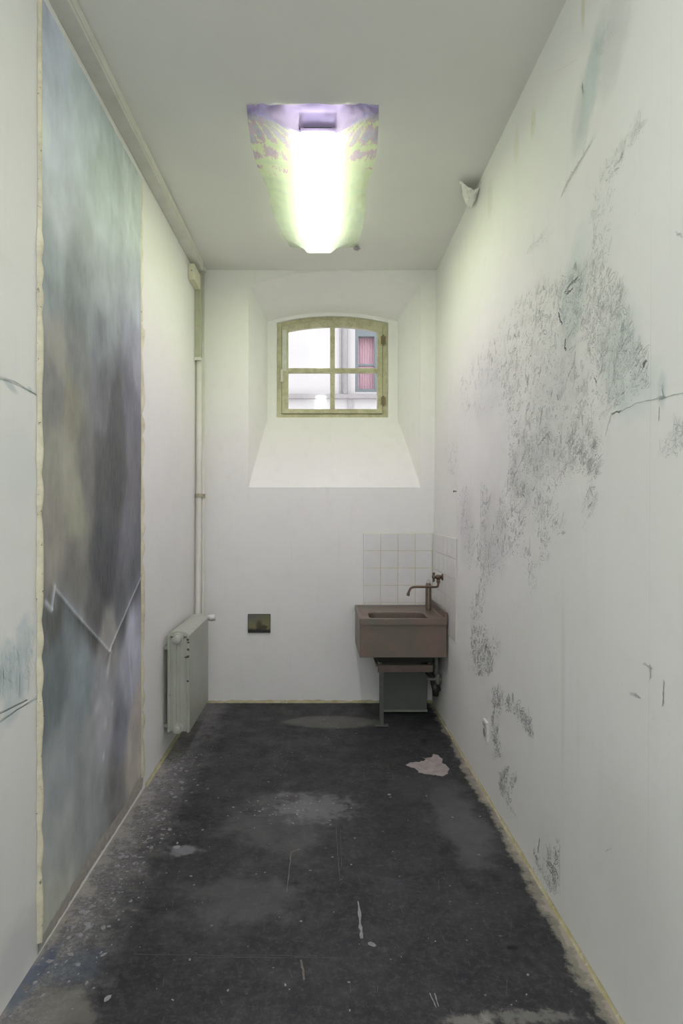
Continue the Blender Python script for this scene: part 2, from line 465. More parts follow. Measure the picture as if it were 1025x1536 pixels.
t.links.new(fr.outputs[0], mx.inputs[0]); t.links.new(tr.outputs[0], mx.inputs[1]); t.links.new(gl.outputs[0], mx.inputs[2]); t.links.new(mx.outputs[0], out.inputs[0])
b = MB()
gx = arch_loop(-.308,.505,2.494,3.205,3.248)
b.add([(x, YW-.012, z) for x, z in gx], [tuple(range(len(gx)))])
b.build('glass', gm, win)
b = MB()
b.box(-.372, YW-.060, 2.74, -.352, YW-.045, 2.80); b.tube([(-.362,YW-.055,2.79),(-.362,YW-.085,2.79),(-.362,YW-.088,2.86),(-.362,YW-.088,2.72)][:2], .008)
b.tube([(-.362,YW-.088,2.735),(-.362,YW-.088,2.80),(-.362,YW-.086,2.845)], [.009,.010,.008])
hd = b.build('window_handle', plain('ivory_handle', (0.75,.74,.66,1), .35), win, smooth=True); hd['label'] = 'ivory upright handle'
for zz in (2.57, 3.12):
    b = MB(); b.tube([(.556,YW-.052,zz-.045),(.556,YW-.052,zz+.045)], .008); b.box(.535,YW-.049,zz-.035,.578,YW-.044,zz+.035)
    b.build('hinge', plain('hinge_metal', (0.22,.18,.10,1), .6, var=.3), win)

# ---------------------------------------------------------------- the house across the yard
YH = 11.0; kh = F/YH
def fx(px): return (px-VX)/kh
def fz(py): return EYE-(py-VY)/kh
fac = empty('neighbouring_building', (0, YH, -6), 'pale rendered building seen through the four-pane window', 'building')
rend = plain('pale_render', (0.56,.53,.535,1), .8, var=.06, scale=2)
b = MB(); b.box(-9, YH, -6, fx(533), YH+.4, 9); b.box(fx(566), YH, -6, 9, YH+.4, 9); b.box(fx(533), YH, -6, fx(566), YH+.4, fz(588)); b.box(fx(533), YH, fz(490), fx(566), YH+.4, 9)
b.build('facade', rend, fac)
b = MB(); b.box(-9, YH-.10, fz(599), 9, YH, fz(592)); b.build('ledge', plain('ledge_render', (0.34,.31,.32,1), .8), fac, bevel=.01)
b = MB(); b.tube([(fx(518), YH-.07, fz(592)), (fx(518), YH-.07, 8)], .045); b.build('drainpipe', plain('grey_pipe', (0.38,.36,.37,1), .6), fac, smooth=True)
b = MB(); b.box(fx(522), YH-.03, -4, fx(530), YH, fz(599)); b.box(fx(509), YH-.025, fz(592), fx(512), YH, 8); b.build('pilaster', plain('pilaster_render', (0.40,.37,.38,1), .8), fac)
b = MB(); ro = [(fx(533),fz(588)),(fx(566),fz(588)),(fx(566),fz(490)),(fx(533),fz(490))]; ri = [(fx(538),fz(583)),(fx(562),fz(583)),(fx(562),fz(504)),(fx(538),fz(504))]
b.ring(ro, ri, YH+.02, YH+.14); b.box(fx(538), YH+.04, fz(548), fx(562), YH+.10, fz(545))
bf = b.build('house_window', plain('bluegrey_frame', (0.17,.195,.21,1), .5), fac)
b = MB(); nf = 24
for i in range(nf+1):
    x = fx(536)+(fx(564)-fx(536))*i/nf; yy = YH+.22+.02*math.sin(i*2.1)
    b.v += [(x, yy, fz(586)), (x, yy, fz(498))]
for i in range(nf): b.f.append((2*i,2*i+2,2*i+3,2*i+1)); b.m.append(0)
b.build('curtain', plain('pink_curtain', (0.80,.52,.60,1), .8, var=.1), bf, smooth=True)
b = MB(); b.box(-9, YN+.4, -6.2, 9, YH, -6.0)
yard = b.build('ground', plain('yard_paving', (0.5,.48,.46,1), .9)); tag(yard, kind='structure')

# ---------------------------------------------------------------- lamp
LZ = 3.452; LX0, LX1, LY0, LY1 = -.109, .069, 3.055, 4.48
lamp = empty('fluorescent_lamp', (-.02, 3.75, HC), 'long white fluorescent ceiling light glowing inside a taped film sheet', 'lamp')
def emis(name, col, st):
    m = bpy.data.materials.new(name); m.use_nodes = True; t = m.node_tree; t.nodes.clear()
    e = t.nodes.new('ShaderNodeEmission'); o = t.nodes.new('ShaderNodeOutputMaterial'); e.inputs[0].default_value = col; e.inputs[1].default_value = st
    t.links.new(e.outputs[0], o.inputs[0]); return m
E_DOWN = 52.0; E_SIDE = 5.0; E_FILL = 25.0
b = MB(); b.box(LX0+.025, LY0+.03, HC-.035, LX1-.025, LY1-.03, HC-.001); b.build('housing', plain('white_metal', (0.8,.8,.78,1), .4, var=.03), lamp, bevel=.003)
b = MB()
zt = HC-.03
b.add([(LX0+.012,LY0,LZ),(LX1-.012,LY0,LZ),(LX1-.012,LY1,LZ),(LX0+.012,LY1,LZ)], [(0,1,2,3)], 0)
b.add([(LX0+.012,LY0,LZ),(LX0,LY0,LZ+.02),(LX0,LY1,LZ+.02),(LX0+.012,LY1,LZ)], [(0,1,2,3)], 1)
b.add([(LX1-.012,LY0,LZ),(LX1,LY0,LZ+.02),(LX1,LY1,LZ+.02),(LX1-.012,LY1,LZ)], [(0,1,2,3)], 1)
b.add([(LX0,LY0,LZ+.02),(LX0,LY0,zt),(LX0,LY1,zt),(LX0,LY1,LZ+.02)], [(0,1,2,3)], 1)
b.add([(LX1,LY0,LZ+.02),(LX1,LY0,zt),(LX1,LY1,zt),(LX1,LY1,LZ+.02)], [(0,1,2,3)], 1)
b.build('diffuser', [emis('tube_light_down', (1.0,.955,.985,1), E_DOWN), emis('tube_light_side', (.92,1.0,.72,1), E_SIDE)], lamp)
for yy0, yy1 in ((LY0-.02, LY0), (LY1, LY1+.02)):
    b = MB(); b.box(LX0-.003, yy0, LZ+.004, LX1+.003, yy1, zt+.01)
    if yy0 < 3.2: b.box(LX0+.02, yy0-.003, LZ+.006, LX1-.02, yy0, LZ+.014, 1)
    b.build('end_cap', [emis('lit_end_cap', (.80,.55,1.0,1), .10), plain('cap_slot', (0.05,.09,.05,1), .5)], lamp, bevel=.003)

# added fill lamp, unseen over the photographer's head, to brighten the near walls
fill_lamp = empty('fluorescent_lamp', (-.02, .2, HC), 'added white fluorescent fill lamp on the ceiling over the camera, out of view', 'lamp')
ey0, ey1 = -.55, .90
b = MB(); b.box(-.10, ey0, LZ+.05, .08, ey1, HC-.001); b.build('housing', plain('white_metal_rear', (0.8,.8,.78,1), .4, var=.03), fill_lamp, bevel=.003)
b = MB(); b.box(-.109, ey0+.02, LZ, .069, ey1-.02, LZ+.052); b.build('diffuser', emis('added_fill_light', (.97,1.0,.97,1), E_FILL), fill_lamp, bevel=.006)
# iridescent film stretched under the lamp and taped to the ceiling
fmx = bpy.data.materials.new('iridescent_film'); fmx.use_nodes = True; t = fmx.node_tree; t.nodes.clear(); N = t.nodes.new
out = N('ShaderNodeOutputMaterial'); lw = N('ShaderNodeLayerWeight'); lw.inputs[0].default_value = .5
g = N('ShaderNodeNewGeometry'); nz = N('ShaderNodeTexNoise'); nz.inputs['Scale'].default_value = 9; nz.inputs['Detail'].default_value = 5
t.links.new(g.outputs['Position'], nz.inputs['Vector'])
wv = N('ShaderNodeTexNoise'); wv.inputs['Scale'].default_value = 70; wv.inputs['Detail'].default_value = 3
mp = N('ShaderNodeMapping'); mp.inputs['Scale'].default_value = (1.4, .5, 1); t.links.new(g.outputs['Position'], mp.inputs[0]); t.links.new(mp.outputs[0], wv.inputs['Vector'])
def M(op, a, c):
    n = N('ShaderNodeMath'); n.operation = op
    for i, q in enumerate((a, c)):
        if isinstance(q, bpy.types.NodeSocket): t.links.new(q, n.inputs[i])
        else: n.inputs[i].default_value = q
    return n.outputs[0]
v = M('ADD', lw.outputs['Facing'], M('MULTIPLY', M('SUBTRACT', nz.outputs['Fac'], .5), .10))
v = M('ADD', v, M('MULTIPLY', M('SUBTRACT', wv.outputs['Fac'], .5), .42))
sy_ = N('ShaderNodeSeparateXYZ'); t.links.new(g.outputs['Position'], sy_.inputs[0])
v = M('ADD', v, M('MULTIPLY', M('SUBTRACT', sy_.outputs['Y'], 3.36), .26))
cr = N('ShaderNodeValToRGB'); t.links.new(v, cr.inputs[0]); e = cr.color_ramp.elements
e[0].position = .10; e[0].color = (.62,.52,.80,1); e[1].position = .95; e[1].color = (.85,.90,.88,1)
for p_, c_ in ((.20,(.46,.46,.82,1)),(.28,(.62,.40,.76,1)),(.34,(.48,.62,.80,1)),(.41,(.62,.38,.74,1)),(.475,(.66,.44,.74,1)),(.51,(.84,.88,.68,1)),(.62,(.84,.93,.74,1)),(.80,(.78,.90,.84,1))):
    q = e.new(p_); q.color = c_
df = N('ShaderNodeBsdfDiffuse'); tl = N('ShaderNodeBsdfTranslucent'); gls = N('ShaderNodeBsdfGlossy'); gls.inputs['Roughness'].default_value = .22
trp = N('ShaderNodeBsdfTransparent'); tcr = N('ShaderNodeValToRGB'); t.links.new(lw.outputs['Facing'], tcr.inputs[0]); t.links.new(tcr.outputs[0], trp.inputs[0])
te = tcr.color_ramp.elements; te[0].position = .15; te[0].color = (1.0,.93,1.0,1); te[1].position = .8; te[1].color = (.76,.95,.40,1); tq = te.new(.45); tq.color = (.93,1.0,.72,1)
for s_ in (df, tl, gls): t.links.new(cr.outputs[0], s_.inputs['Color'])
def MX(f, a, c):
    n = N('ShaderNodeMixShader')
    if isinstance(f, bpy.types.NodeSocket): t.links.new(f, n.inputs[0])
    else: n.inputs[0].default_value = f
    t.links.new(a, n.inputs[1]); t.links.new(c, n.inputs[2]); return n.outputs[0]
s1 = MX(.5, df.outputs[0], tl.outputs[0]); s2 = MX(.35, s1, gls.outputs[0]); opq = M('ADD', .62, M('MULTIPLY', M('LESS_THAN', sy_.outputs['Y'], 3.058), .36))
s3 = MX(opq, trp.outputs[0], s2)
t.links.new(s3, out.inputs[0])
NU, NV = 56, 110
fy0, fy1 = 3.005, 4.64
def film_half(side, y):         # half-width outline, pinned at three points a side
    P = [(3.005,-.366),(3.78,-.33),(4.64,-.235)] if side < 0 else [(3.005,.276),(3.80,.266),(4.64,.25)]
    for (a, xa), (c, xc) in zip(P, P[1:]):
        if y <= c or c == P[-1][0]:
            u = min(1, max(0, (y-a)/(c-a))); x = xa+(xc-xa)*u
            pinch = -.025*math.sin(PI*u)
            return x - side*pinch
b = MB()
for i in range(NV+1):
    y = fy0+(fy1-fy0)*i/NV
    xl_, xr_ = film_half(-1, y), film_half(1, y)
    for j in range(NU+1):
        u = j/NU; x = xl_+(xr_-xl_)*u
        if x < LX0: s = (x-xl_)/(LX0-xl_)
        elif x > LX1: s = (xr_-x)/(xr_-LX1)
        else: s = 1
        ey = min(1, (y-fy0)/.044 , (fy1-y)/.16) if True else 1
        ey = max(0, ey)
        edge = .004 + .010*abs(mnoise.noise(Vector((y*6, u*3, 1))))
        pinned = min(abs(y-3.01), abs(y-3.79), abs(y-4.64))
        gap = min(1, pinned/.25)*.018
        top = HC - edge - gap*(1-s)
        s = max(0.0, s)**1.5
        z = top*(1-s*ey) + (LZ-.006)*s*ey
        wr = .006*mnoise.noise(Vector((x*9+y*3, y*14, 5))) + .004*mnoise.noise(Vector((x*40, y*12, 9)))
        # folds that radiate from the two near corners
        fold = 0
        if y < 3.5:
            for cx in (-.366, .276):
                ang = math.atan2(y-3.0+.02, abs(x-cx)+.01); fold += .007*math.sin(ang*26)*math.exp(-((y-3.0)/.22))
        inside = LX0-.004 < x < LX1+.004 and LY0-.03 < y < LY1+.03
        z += (wr + fold)*(0.15 if inside else 1)
        if inside: z = min(z, LZ-.003)
        z = min(z, HC-.002)
        yy = y - (.012*math.sin(u*PI*3)**2 if i == 0 else 0)
        b.v.append((x, yy, z))
for i in range(NV):
    for j in range(NU):
        a = i*(NU+1)+j; b.f.append((a, a+1, a+NU+2, a+NU+1)); b.m.append(0)
film = b.build('film_sheet', fmx, smooth=True); tag(film, 'iridescent violet and green film sheet stretched under the glowing ceiling light', 'film')

def crumple(name, cen, size, mat, seed, label, cat, squash=(1,1,1)):
    bm = bmesh.new(); bmesh.ops.create_icosphere(bm, subdivisions=4, radius=1)
    for v_ in bm.verts:
        p = v_.co.copy(); k = 1
        for s_, a_ in ((1.3,.5),(3,.35),(6,.18)):
            k += a_*(abs(mnoise.noise(p*s_+Vector((seed,0,0))))*2-.5)
        v_.co = Vector((p.x*squash[0], p.y*squash[1], p.z*squash[2]))*k*size
    me = bpy.data.meshes.new(name); bm.to_mesh(me); bm.free(); me.materials.append(mat)
    o = bpy.data.objects.new(name, me); COL.objects.link(o); o.location = cen; return tag(o, label, cat)
crumple('foil_scrap', (.262, 4.63, HC-.018), .022, plain('scrap_film', (0.55,.48,.58,1), .3, .3, .4, 60), 3, 'small torn film scrap stuck on ceiling past the light', 'scrap', (1,1,.6))
b = MB()
y, z = on_right(712, 278)
white_film = plain('crumpled_white_paper', (0.80,.80,.74,1), .6, var=.08)
cc = Vector((.925-.055, 3.80, HC-.045))
nn = 18
for i in range(nn+1):
    for j in range(nn+1):
        u, w = i/nn, j/nn
        x = .94 - .115*u*(1-.5*w) ; yq = 3.68 + .20*w
        z = HC - .002 - .075*math.sin(PI*min(1,u*.9+.1))*(.5+.5*math.sin(PI*w)) - .035*(1-u)
        dz = .018*mnoise.noise(Vector((x*26, yq*22, 3)))+.012*mnoise.noise(Vector((x*60, yq*50, 7)))
        b.v.append((min(x+dz*.7, .938), yq+dz, min(z-abs(dz)*1.2, HC-.002)))
for i in range(nn):
    for j in range(nn):
        a = i*(nn+1)+j; b.f.append((a, a+1, a+nn+2, a+nn+1)); b.m.append(0)
wp = b.build('paper_scrap', white_film); tag(wp, 'crumpled white paper scrap stuck where the ceiling meets the right wall', 'scrap')
sm = wp.modifiers.new('solid', 'SOLIDIFY'); sm.thickness = .0015

# ---------------------------------------------------------------- trunking, box, pipes
cream = NT('cream_pipe_paint', .5)
cc_ = cream.mix(cream.rng(cream.noise(8, 5).outputs['Fac'], .35, .65), (0.66,.655,.60,1), (0.60,.59,.53,1))
cream.color(cream.mix(cream.rng(cream.noise(60, 4, .7).outputs['Fac'], .72, .76), cc_, (0.2,.18,.14,1)))
tk = empty('cable_trunking', (XL, 1.8, 3.48), 'square white cable trunking along the left ceiling corner', 'trunking')
b = MB(); b.box(XL+.001, YF+.01, 3.482, -.942, 4.91, HC-.001); b.build('trunk_base', cream.mat, tk, bevel=.002)
b = MB(); b.box(-.9415, YF+.02, 3.500, -.939, 4.905, HC-.012); b.build('trunk_cover', cream.mat, tk, bevel=.001)
jb = empty('junction_box', (XL, 4.8, 3.39), 'small cream junction box below the end of the trunking', 'junction box')
b = MB(); b.box(XL+.001, 4.70, 3.335, XL+.048, 4.93, 3.455); b.build('box_body', plain('ivory_plastic', (0.70,.68,.52,1), .4, var=.06), jb, bevel=.004)
b = MB(); b.tube([(XL+.028, 4.699, 3.40),(XL+.028, 4.693, 3.40)], .004); b.build('screw', plain('screw_dark', (0.15,.14,.1,1), .4), jb)
vd = empty('vertical_duct', (XL+.03, 4.955, 2.8), 'dark olive upright duct just below the junction box', 'duct')
b = MB(); b.box(XL+.001, 4.93, 2.80, XL+.050, 4.985, 3.48); b.build('duct_body', plain('dark_olive_paint', (0.42,.42,.32,1), .6, var=.1), vd, bevel=.003)  # duct paint darker and greener than the cream pipes
b = MB(); b.box(XL+.001, 4.925, 2.775, XL+.053, 4.99, 2.80); b.build('duct_end', cream.mat, vd, bevel=.003)
p1 = empty('heating_pipe', (-.985, 4.90, .3), 'thicker cream heating pipe running down behind the radiator', 'pipe')
b = MB(); b.tube([(-.984,4.965,2.79),(-.984,4.955,1.8),(-.984,4.91,.55),(-.984,4.78,.40),(-.97,4.64,.36)], .023, 16); b.build('pipe_run', cream.mat, p1, smooth=True)
p2 = empty('heating_pipe', (-.975, 5.05, .2), 'thin cream heating pipe in the corner, rising to the ceiling', 'pipe')
b = MB(); b.tube([(-.972,5.052,HC-.002),(-.972,5.052,.24),(-.96,5.03,.2),(-.93,4.70,.2)], .017, 16); b.build('pipe_run', cream.mat, p2, smooth=True)
b = MB(); b.tube([(-.972,5.052,HC-.002),(-.972,5.052,HC-.03)], .03, 16); b.build('ceiling_collar', cream.mat, p2)
b = MB()
b.tube([(-.984,4.951,1.68),(-.984,4.952,1.715)], .028, 16); b.tube([(-.972,5.052,1.68),(-.972,5.052,1.715)], .022, 16); b.box(-.99, 4.95, 1.69, -.965, 5.09, 1.705)
cl = b.build('pipe_clamp', plain('old_clamp', (0.5,.46,.34,1), .5, var=.4, scale=60), smooth=False); tag(cl, 'small clamp holding the two corner pipes at mid height', 'clamp')

# ---------------------------------------------------------------- radiator
rad_m = NT('radiator_enamel', .38)
rc = rad_m.mix(rad_m.rng(rad_m.noise(5, 4).outputs['Fac'], .35, .65), (0.40,.415,.36,1), (0.35,.365,.31,1))
rc = rad_m.mix(rad_m.rng(rad_m.noise(38, 5, .7).outputs['Fac'],   .655, .68), rc, (0.09,.075,.06,1))
for cz in ((-.852,3.94,.762),(-.850,3.94,.745),(-.851,3.94,.70),(-.852,3.94,.655),(-.865,3.94,.65),(-.853,3.94,.50),(-.875,4.0,.835),(-.90,4.1,.83)):
    rc = rad_m.mix(rad_m.blob(cz, (.011,.02,.010), (0,0,0), .6, 90, .6, .8), rc, (0.07,.055,.045,1))
rad_m.color(rc)
rad = empty('radiator', (-.93, 4.27, .17), 'pale grey steel panel radiator mounted on the left wall', 'radiator')
RX0, RX1, RY0, RY1, RZ0, RZ1 = -.985, -.842, 3.94, 4.60, .168, .795
b = MB()
b.box(RX1-.022, RY0, RZ0, RX1, RY1, RZ1)
b.build('front_panel', rad_m.mat, rad, bevel=.010, seg=3)
b = MB(); b.box(RX0, RY0, RZ0, RX0+.022, RY1, RZ1); b.build('rear_panel', rad_m.mat, rad, bevel=.010, seg=3)
b = MB()
b.box(RX0+.020, RY0+.004, RZ0+.01, RX1-.020, RY0+.016, RZ1-.02)
b.box(RX0+.035, RY0-.002, RZ0+.03, RX0+.060, RY0+.008, RZ1-.03); b.box(RX1-.060, RY0-.002, RZ0+.03, RX1-.035, RY0+.008, RZ1-.03)
b.build('side_cover', rad_m.mat, rad, bevel=.004)
b = MB(); b.box(RX0+.020, RY1-.016, RZ0+.01, RX1-.020, RY1-.004, RZ1-.02); b.build('side_cover', rad_m.mat, rad, bevel=.004)
b = MB(); na = 12
for yy in (RY0+.002, RY1-.002):
    for i in range(na+1):
        a = PI*i/na; b.v.append(((RX0+RX1)/2+math.cos(a)*(RX1-RX0)/2*.985, yy, RZ1-.012+math.sin(a)*.034))
for i in range(na): b.f.append((i, i+1, na+2+i, na+1+i)); b.m.append(0)
b.f.append(tuple(range(na+1))); b.m.append(0); b.f.append(tuple(range(na+1, 2*na+2))); b.m.append(0)
b.build('top_grille', rad_m.mat, rad, bevel=.003)
b = MB()
for i in range(15):
    yy = RY0+.04+i*(RY1-RY0-.08)/14; b.box(RX0+.03, yy-.003, RZ0+.02, RX1-.024, yy+.003, RZ1-.02)
b.build('convector_fin', rad_m.mat, rad)['kind'] = 'stuff'
plug_m = plain('plug_paint', (0.46,.475,.41,1), .35, var=.2)
for (zz) in (.772, .205):
    b = MB(); xx = -.912
    b.tube([(xx,RY0+.01,zz),(xx,RY0-.018,zz),(xx,RY0-.018,zz),(xx,RY0-.048,zz),(xx,RY0-.054,zz)], [.034,.034,.025,.025,.016], 20)
    b.build('end_plug', plug_m, rad, smooth=False, bevel=.002)
for zz in (.70, .20):
    for y0_ in (RY0+.05, RY1-.09):
        b = MB(); b.box(XL+.0005, y0_, zz-.012, RX0+.004, y0_+.04, zz+.012); b.build('wall_bracket', rad_m.mat, rad)
b = MB(); b.tube([(-.915,RY1-.01,.77),(-.915,RY1+.045,.77)], .013, 14); b.tube([(-.915,RY1+.045,.77),(-.86,RY1+.045,.775)], .016, 14); b.tube([(-.93,RY1+.045,.77),(-.93,RY1+.045,.2)], .010, 12)
vv = b.build('valve', rad_m.mat, rad, smooth=True)
b = MB(); b.tube([(-.86,RY1+.045,.775),(-.835,RY1+.045,.777),(-.834,RY1+.045,.777),(-.80,RY1+.045,.78)], [.018,.024,.027,.024], 16); kn = b.build('valve_knob', plain('white_knob', (0.72,.72,.68,1), .35), vv, smooth=False, bevel=.002)

# ---------------------------------------------------------------- painted canvas hanging on the left wall
CY0, CY1 = 2.215, 3.445
ctrl = [(75,60,165,180,175),(75,200,165,178,172),(120,150,160,178,165),(80,300,150,163,155),(150,300,150,168,152),(200,320,165,182,162),
(75,400,130,146,138),(75,450,118,133,126),(110,440,105,119,110),(150,430,142,157,145),(200,430,145,160,150),(80,500,140,140,120),(110,520,112,119,108),(150,510,116,128,122),(200,520,125,132,132),
(80,580,120,122,112),(100,600,122,122,96),(150,590,103,107,106),(195,600,98,102,106),(90,700,132,132,112),(110,760,127,127,105),(125,700,103,103,96),(150,700,74,76,74),(170,640,68,72,72),(172,700,62,64,62),
(200,700,98,98,100),(80,830,122,117,107),(110,860,100,98,92),(150,800,70,73,77),(160,850,62,64,70),(190,800,95,97,105),(200,850,80,83,90),(80,930,74,76,74),(100,945,93,101,104),(140,920,78,78,78),(180,900,76,78,82),
(158,960,116,113,108),(195,960,140,142,155),(80,1000,88,98,100),(120,1020,104,114,117),(150,1030,115,118,122),(190,1010,122,124,134),(90,1150,110,115,115),(130,1120,112,116,114),(150,1070,125,125,128),(180,1080,95,97,106),
(200,1100,130,124,116),(90,1250,118,122,118),(130,1200,108,112,110),(170,1190,93,93,90),(80,1350,125,128,115),(200,1150,137,132,120)]
def wall_disp(z, c):
    return float(np.interp(z, [0, .8, 1.4, 2.2, 3.5], ([150,164,186,198,194],[150,163,184,203,200],[146,161,182,186,176])[c]))
cp = []; cc2 = []
for px, py, r, g_, bl in ctrl:
    y, z = on_left(px, py); 
    cp.append((y, z)); cc2.append([lin(q)/lin(wall_disp(z, k_))*.80 for k_, q in enumerate((r, g_, bl))])
cp = np.array(cp); cc2 = np.array(cc2); cc2 = cc2*.8 + cc2.mean(1, keepdims=True)*.2
NY, NZ = 150, 520
def canvas_bottom(y): return float(np.interp(y, [2.24, 2.4, 2.7, 3.1, 3.5], [.062, .074, .10, .085, .115]))
yy = np.linspace(CY0, CY1, NY); b = MB(); cols = []
rgn = np.random.default_rng(5)
def vnoise(Y, Z, sy, sz, seed, octv=4):
    r = 0; a = 1; tot = 0
    for o_ in range(octv):
        q = np.random.default_rng(seed+o_).random((64, 64)); U = (Y*sy*2**o_) % 63; V = (Z*sz*2**o_) % 63
        i = U.astype(int); j = V.astype(int); fu = U-i; fv = V-j; fu = fu*fu*(3-2*fu); fv = fv*fv*(3-2*fv)
        r = r + a*((q[i,j]*(1-fu)+q[i+1,j]*fu)*(1-fv)+(q[i,j+1]*(1-fu)+q[i+1,j+1]*fu)*fv); tot += a; a *= .55
    return r/tot
TY, TZ = np.meshgrid(yy, np.linspace(0, 1, NZ), indexing='ij')
CB = np.array([canvas_bottom(q) for q in yy])[:, None]
TOP = 3.432
Z = CB + (TOP-CB)*TZ; Y = TY
# warp so that the colour fields have brushy borders
wy = Y + .09*(vnoise(Y+Z*.5, Z, 3, 1.6, 40)-.5); wz = Z + .22*(vnoise(Y, Z, 4, 1.2, 50)-.5)
d2 = ((wy[...,None]-cp[:,0])/1.0)**2 + ((wz[...,None]-cp[:,1])*.62)**2 + .0012
w_ = d2**-2.6; A = (w_[...,None]*cc2).sum(2)/w_.sum(2)[...,None]
st = vnoise(Y + Z*.16, Z, 5, 2.6, 60)-.5; st2 = vnoise(Y - Z*.25, Z+Y*.4, 9, 6.5, 70)-.5; st3 = vnoise(Y, Z, 34, 7, 80)-.5
st4 = vnoise(Y+Z*.3, Z-Y*.3, 15, 11, 120)-.5
A = A*(1 + .40*st + .38*st2 + .14*st3 + .30*st4)[...,None]
def seg_d(p, q):
    p = np.array(p); q = np.array(q); d = q-p; t_ = np.clip(((Y-p[0])*d[0]+(Z-p[1])*d[1])/(d@d), 0, 1)
    return np.hypot(Y-p[0]-t_*d[0], Z-p[1]-t_*d[1]), t_, (Y-p[0])*d[1]-(Z-p[1])*d[0]
FOLD = np.zeros_like(Y)
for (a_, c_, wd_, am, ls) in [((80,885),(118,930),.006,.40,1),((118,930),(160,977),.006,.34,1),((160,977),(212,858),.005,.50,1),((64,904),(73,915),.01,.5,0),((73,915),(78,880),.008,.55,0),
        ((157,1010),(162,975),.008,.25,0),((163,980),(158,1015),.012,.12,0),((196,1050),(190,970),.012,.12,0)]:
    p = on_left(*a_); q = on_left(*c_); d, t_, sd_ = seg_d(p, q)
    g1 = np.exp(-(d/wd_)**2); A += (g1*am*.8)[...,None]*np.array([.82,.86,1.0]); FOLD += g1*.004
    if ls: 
        g2 = np.exp(-(d/.05)**2)*(sd_ > 0); A *= (1-.22*g2)[...,None]  # dark and light side of the fold lines, shading put into the colour
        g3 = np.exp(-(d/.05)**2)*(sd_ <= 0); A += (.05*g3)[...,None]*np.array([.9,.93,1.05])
for (px, py, rY, rZ, am) in [(142,1060,.035,.03,.18),(155,1085,.02,.03,.16),(152,1135,.012,.02,.3),(165,1055,.012,.02,.2),(135,1045,.02,.03,.14),(150,1190,.02,.05,.1),(78,900,.03,.05,.18)]:
    y0, z0 = on_left(px, py); g1 = np.exp(-((Y-y0)/rY)**2-((Z-z0)/rZ)**2); A += (g1*am*(.6+.8*(st2+.5)))[...,None]*np.array([.85,.88,.92])
# left and right rims a little lighter and warmer
A = A*(.72+.28*np.clip((A.mean(2, keepdims=True)-.08)/.22, 0, 1)); A = np.clip(A, .02, .8)
NRM = .006*(vnoise(Y, Z, 2.2, 1.2, 90)-.5) + .004*(vnoise(Y+Z*.2, Z, 7, 1.0, 95)-.5)
for i in range(NY):
    for j in range(NZ):
        w1 = 0
        b.v.append((XL+.010+float(NRM[i,j]+FOLD[i,j]), float(Y[i,j]), float(Z[i,j])))
for i in range(NY-1):
    for j in range(NZ-1):
        a = i*NZ+j; b.f.append((a, a+1, a+NZ+1, a+NZ)); b.m.append(0)
cm2 = NT('painted_cloth', .55, 0, .4)
at = cm2.node('ShaderNodeVertexColor', layer_name='pigment')
cm2.bump(cm2.noise(160, 3, .6).outputs['Fac'], .15, .001)
sc_ = cm2.mix(cm2.math('MULTIPLY', cm2.rng(cm2.noise(30, 5, .7, stretch=(1,3,.35)).outputs['Fac'], .4, .75), .18), at.outputs['Color'], (0.5,.5,.5,1)); cm2.color(sc_)
cv = empty('painted_canvas', (XL, (CY0+CY1)/2, .06), 'tall unstretched canvas painted in cloudy grey green, glued to the left wall', 'painting')
co = b.build('painted_surface', cm2.mat, cv, smooth=True)
ca = co.data.color_attributes.new('pigment', 'FLOAT_COLOR', 'POINT')
buf = np.concatenate([A.reshape(-1, 3), np.ones((NY*NZ, 1))], axis=1).astype(np.float32).ravel(); ca.data.foreach_set('color', buf)
hem_m = NT('glued_edge', .55)
hc = hem_m.mix(hem_m.rng(hem_m.noise(5, 5, .7, stretch=(1,1,1.5)).outputs['Fac'], .40, .60), (0.70,.66,.50,1), (0.55,.51,.38,1))
hem_m.color(hem_m.mix(hem_m.rng(hem_m.noise(50, 4, .7).outputs['Fac'], .64, .69), hc, (0.15,.13,.09,1)))
def hem(y_in, y_out, zt, zb, seed):
    b = MB(); n = 420; s = 1 if y_out > y_in else -1
    for i in range(n+1):
        z = zb+(zt-zb)*i/n
        sc = abs(math.sin(z*14+2*mnoise.noise(Vector((seed,z*2,0)))*3))
        wo = abs(y_out-y_in)*(.62+.35*sc+.35*mnoise.noise(Vector((seed, z*11, 0))))*(1 if z < 2.6 else .55)
        bul = .006+.010*sc*(1 if z < 2.6 else .3)
        for k in range(6):
            u = k/5
            b.v.append((XL+.001+(bul*math.sin(PI*min(1,u*1.0))**.7 + .008*(1-u)), y_in-s*.004+s*(wo+.004)*u, z))
    for i in range(n):
        for k in range(5):
            a = i*6+k; b.f.append((a,a+1,a+7,a+6)); b.m.append(0)
    return b.build('edge_strip', hem_m.mat, cv, smooth=True)
h1 = hem(CY0+.002, CY0-.017, 3.43, .05, 3); h2 = hem(CY1, CY1+.07, 3.43, .10, 8)
for h_ in (h1, h2): h_['label'] = 'wavy beige glue edge'
b = MB(); n = 150                    # torn strip under the lower edge
for i in range(n+1):
    y = CY0-.01+(CY1-CY0+.05)*i/n; zb = canvas_bottom(y)
    k = mnoise.noise(Vector((y*30, 0, 2)))*.006
    b.v += [(XL+.012, y, zb+.006+k), (XL+.009+.002*k, y, zb*.55), (XL+.003, y, max(.004, zb*.22+k))]
for i in range(n):
    for k in range(2):
        a = i*3+k; b.f.append((a,a+1,a+4,a+3)); b.m.append(0)
s_ = b.build('bottom_strip', plain('raw_cloth_strip', (0.50,.47,.42,1), .7, var=.25, scale=40), cv, smooth=True); s_['label'] = 'raw beige strip under the painting'

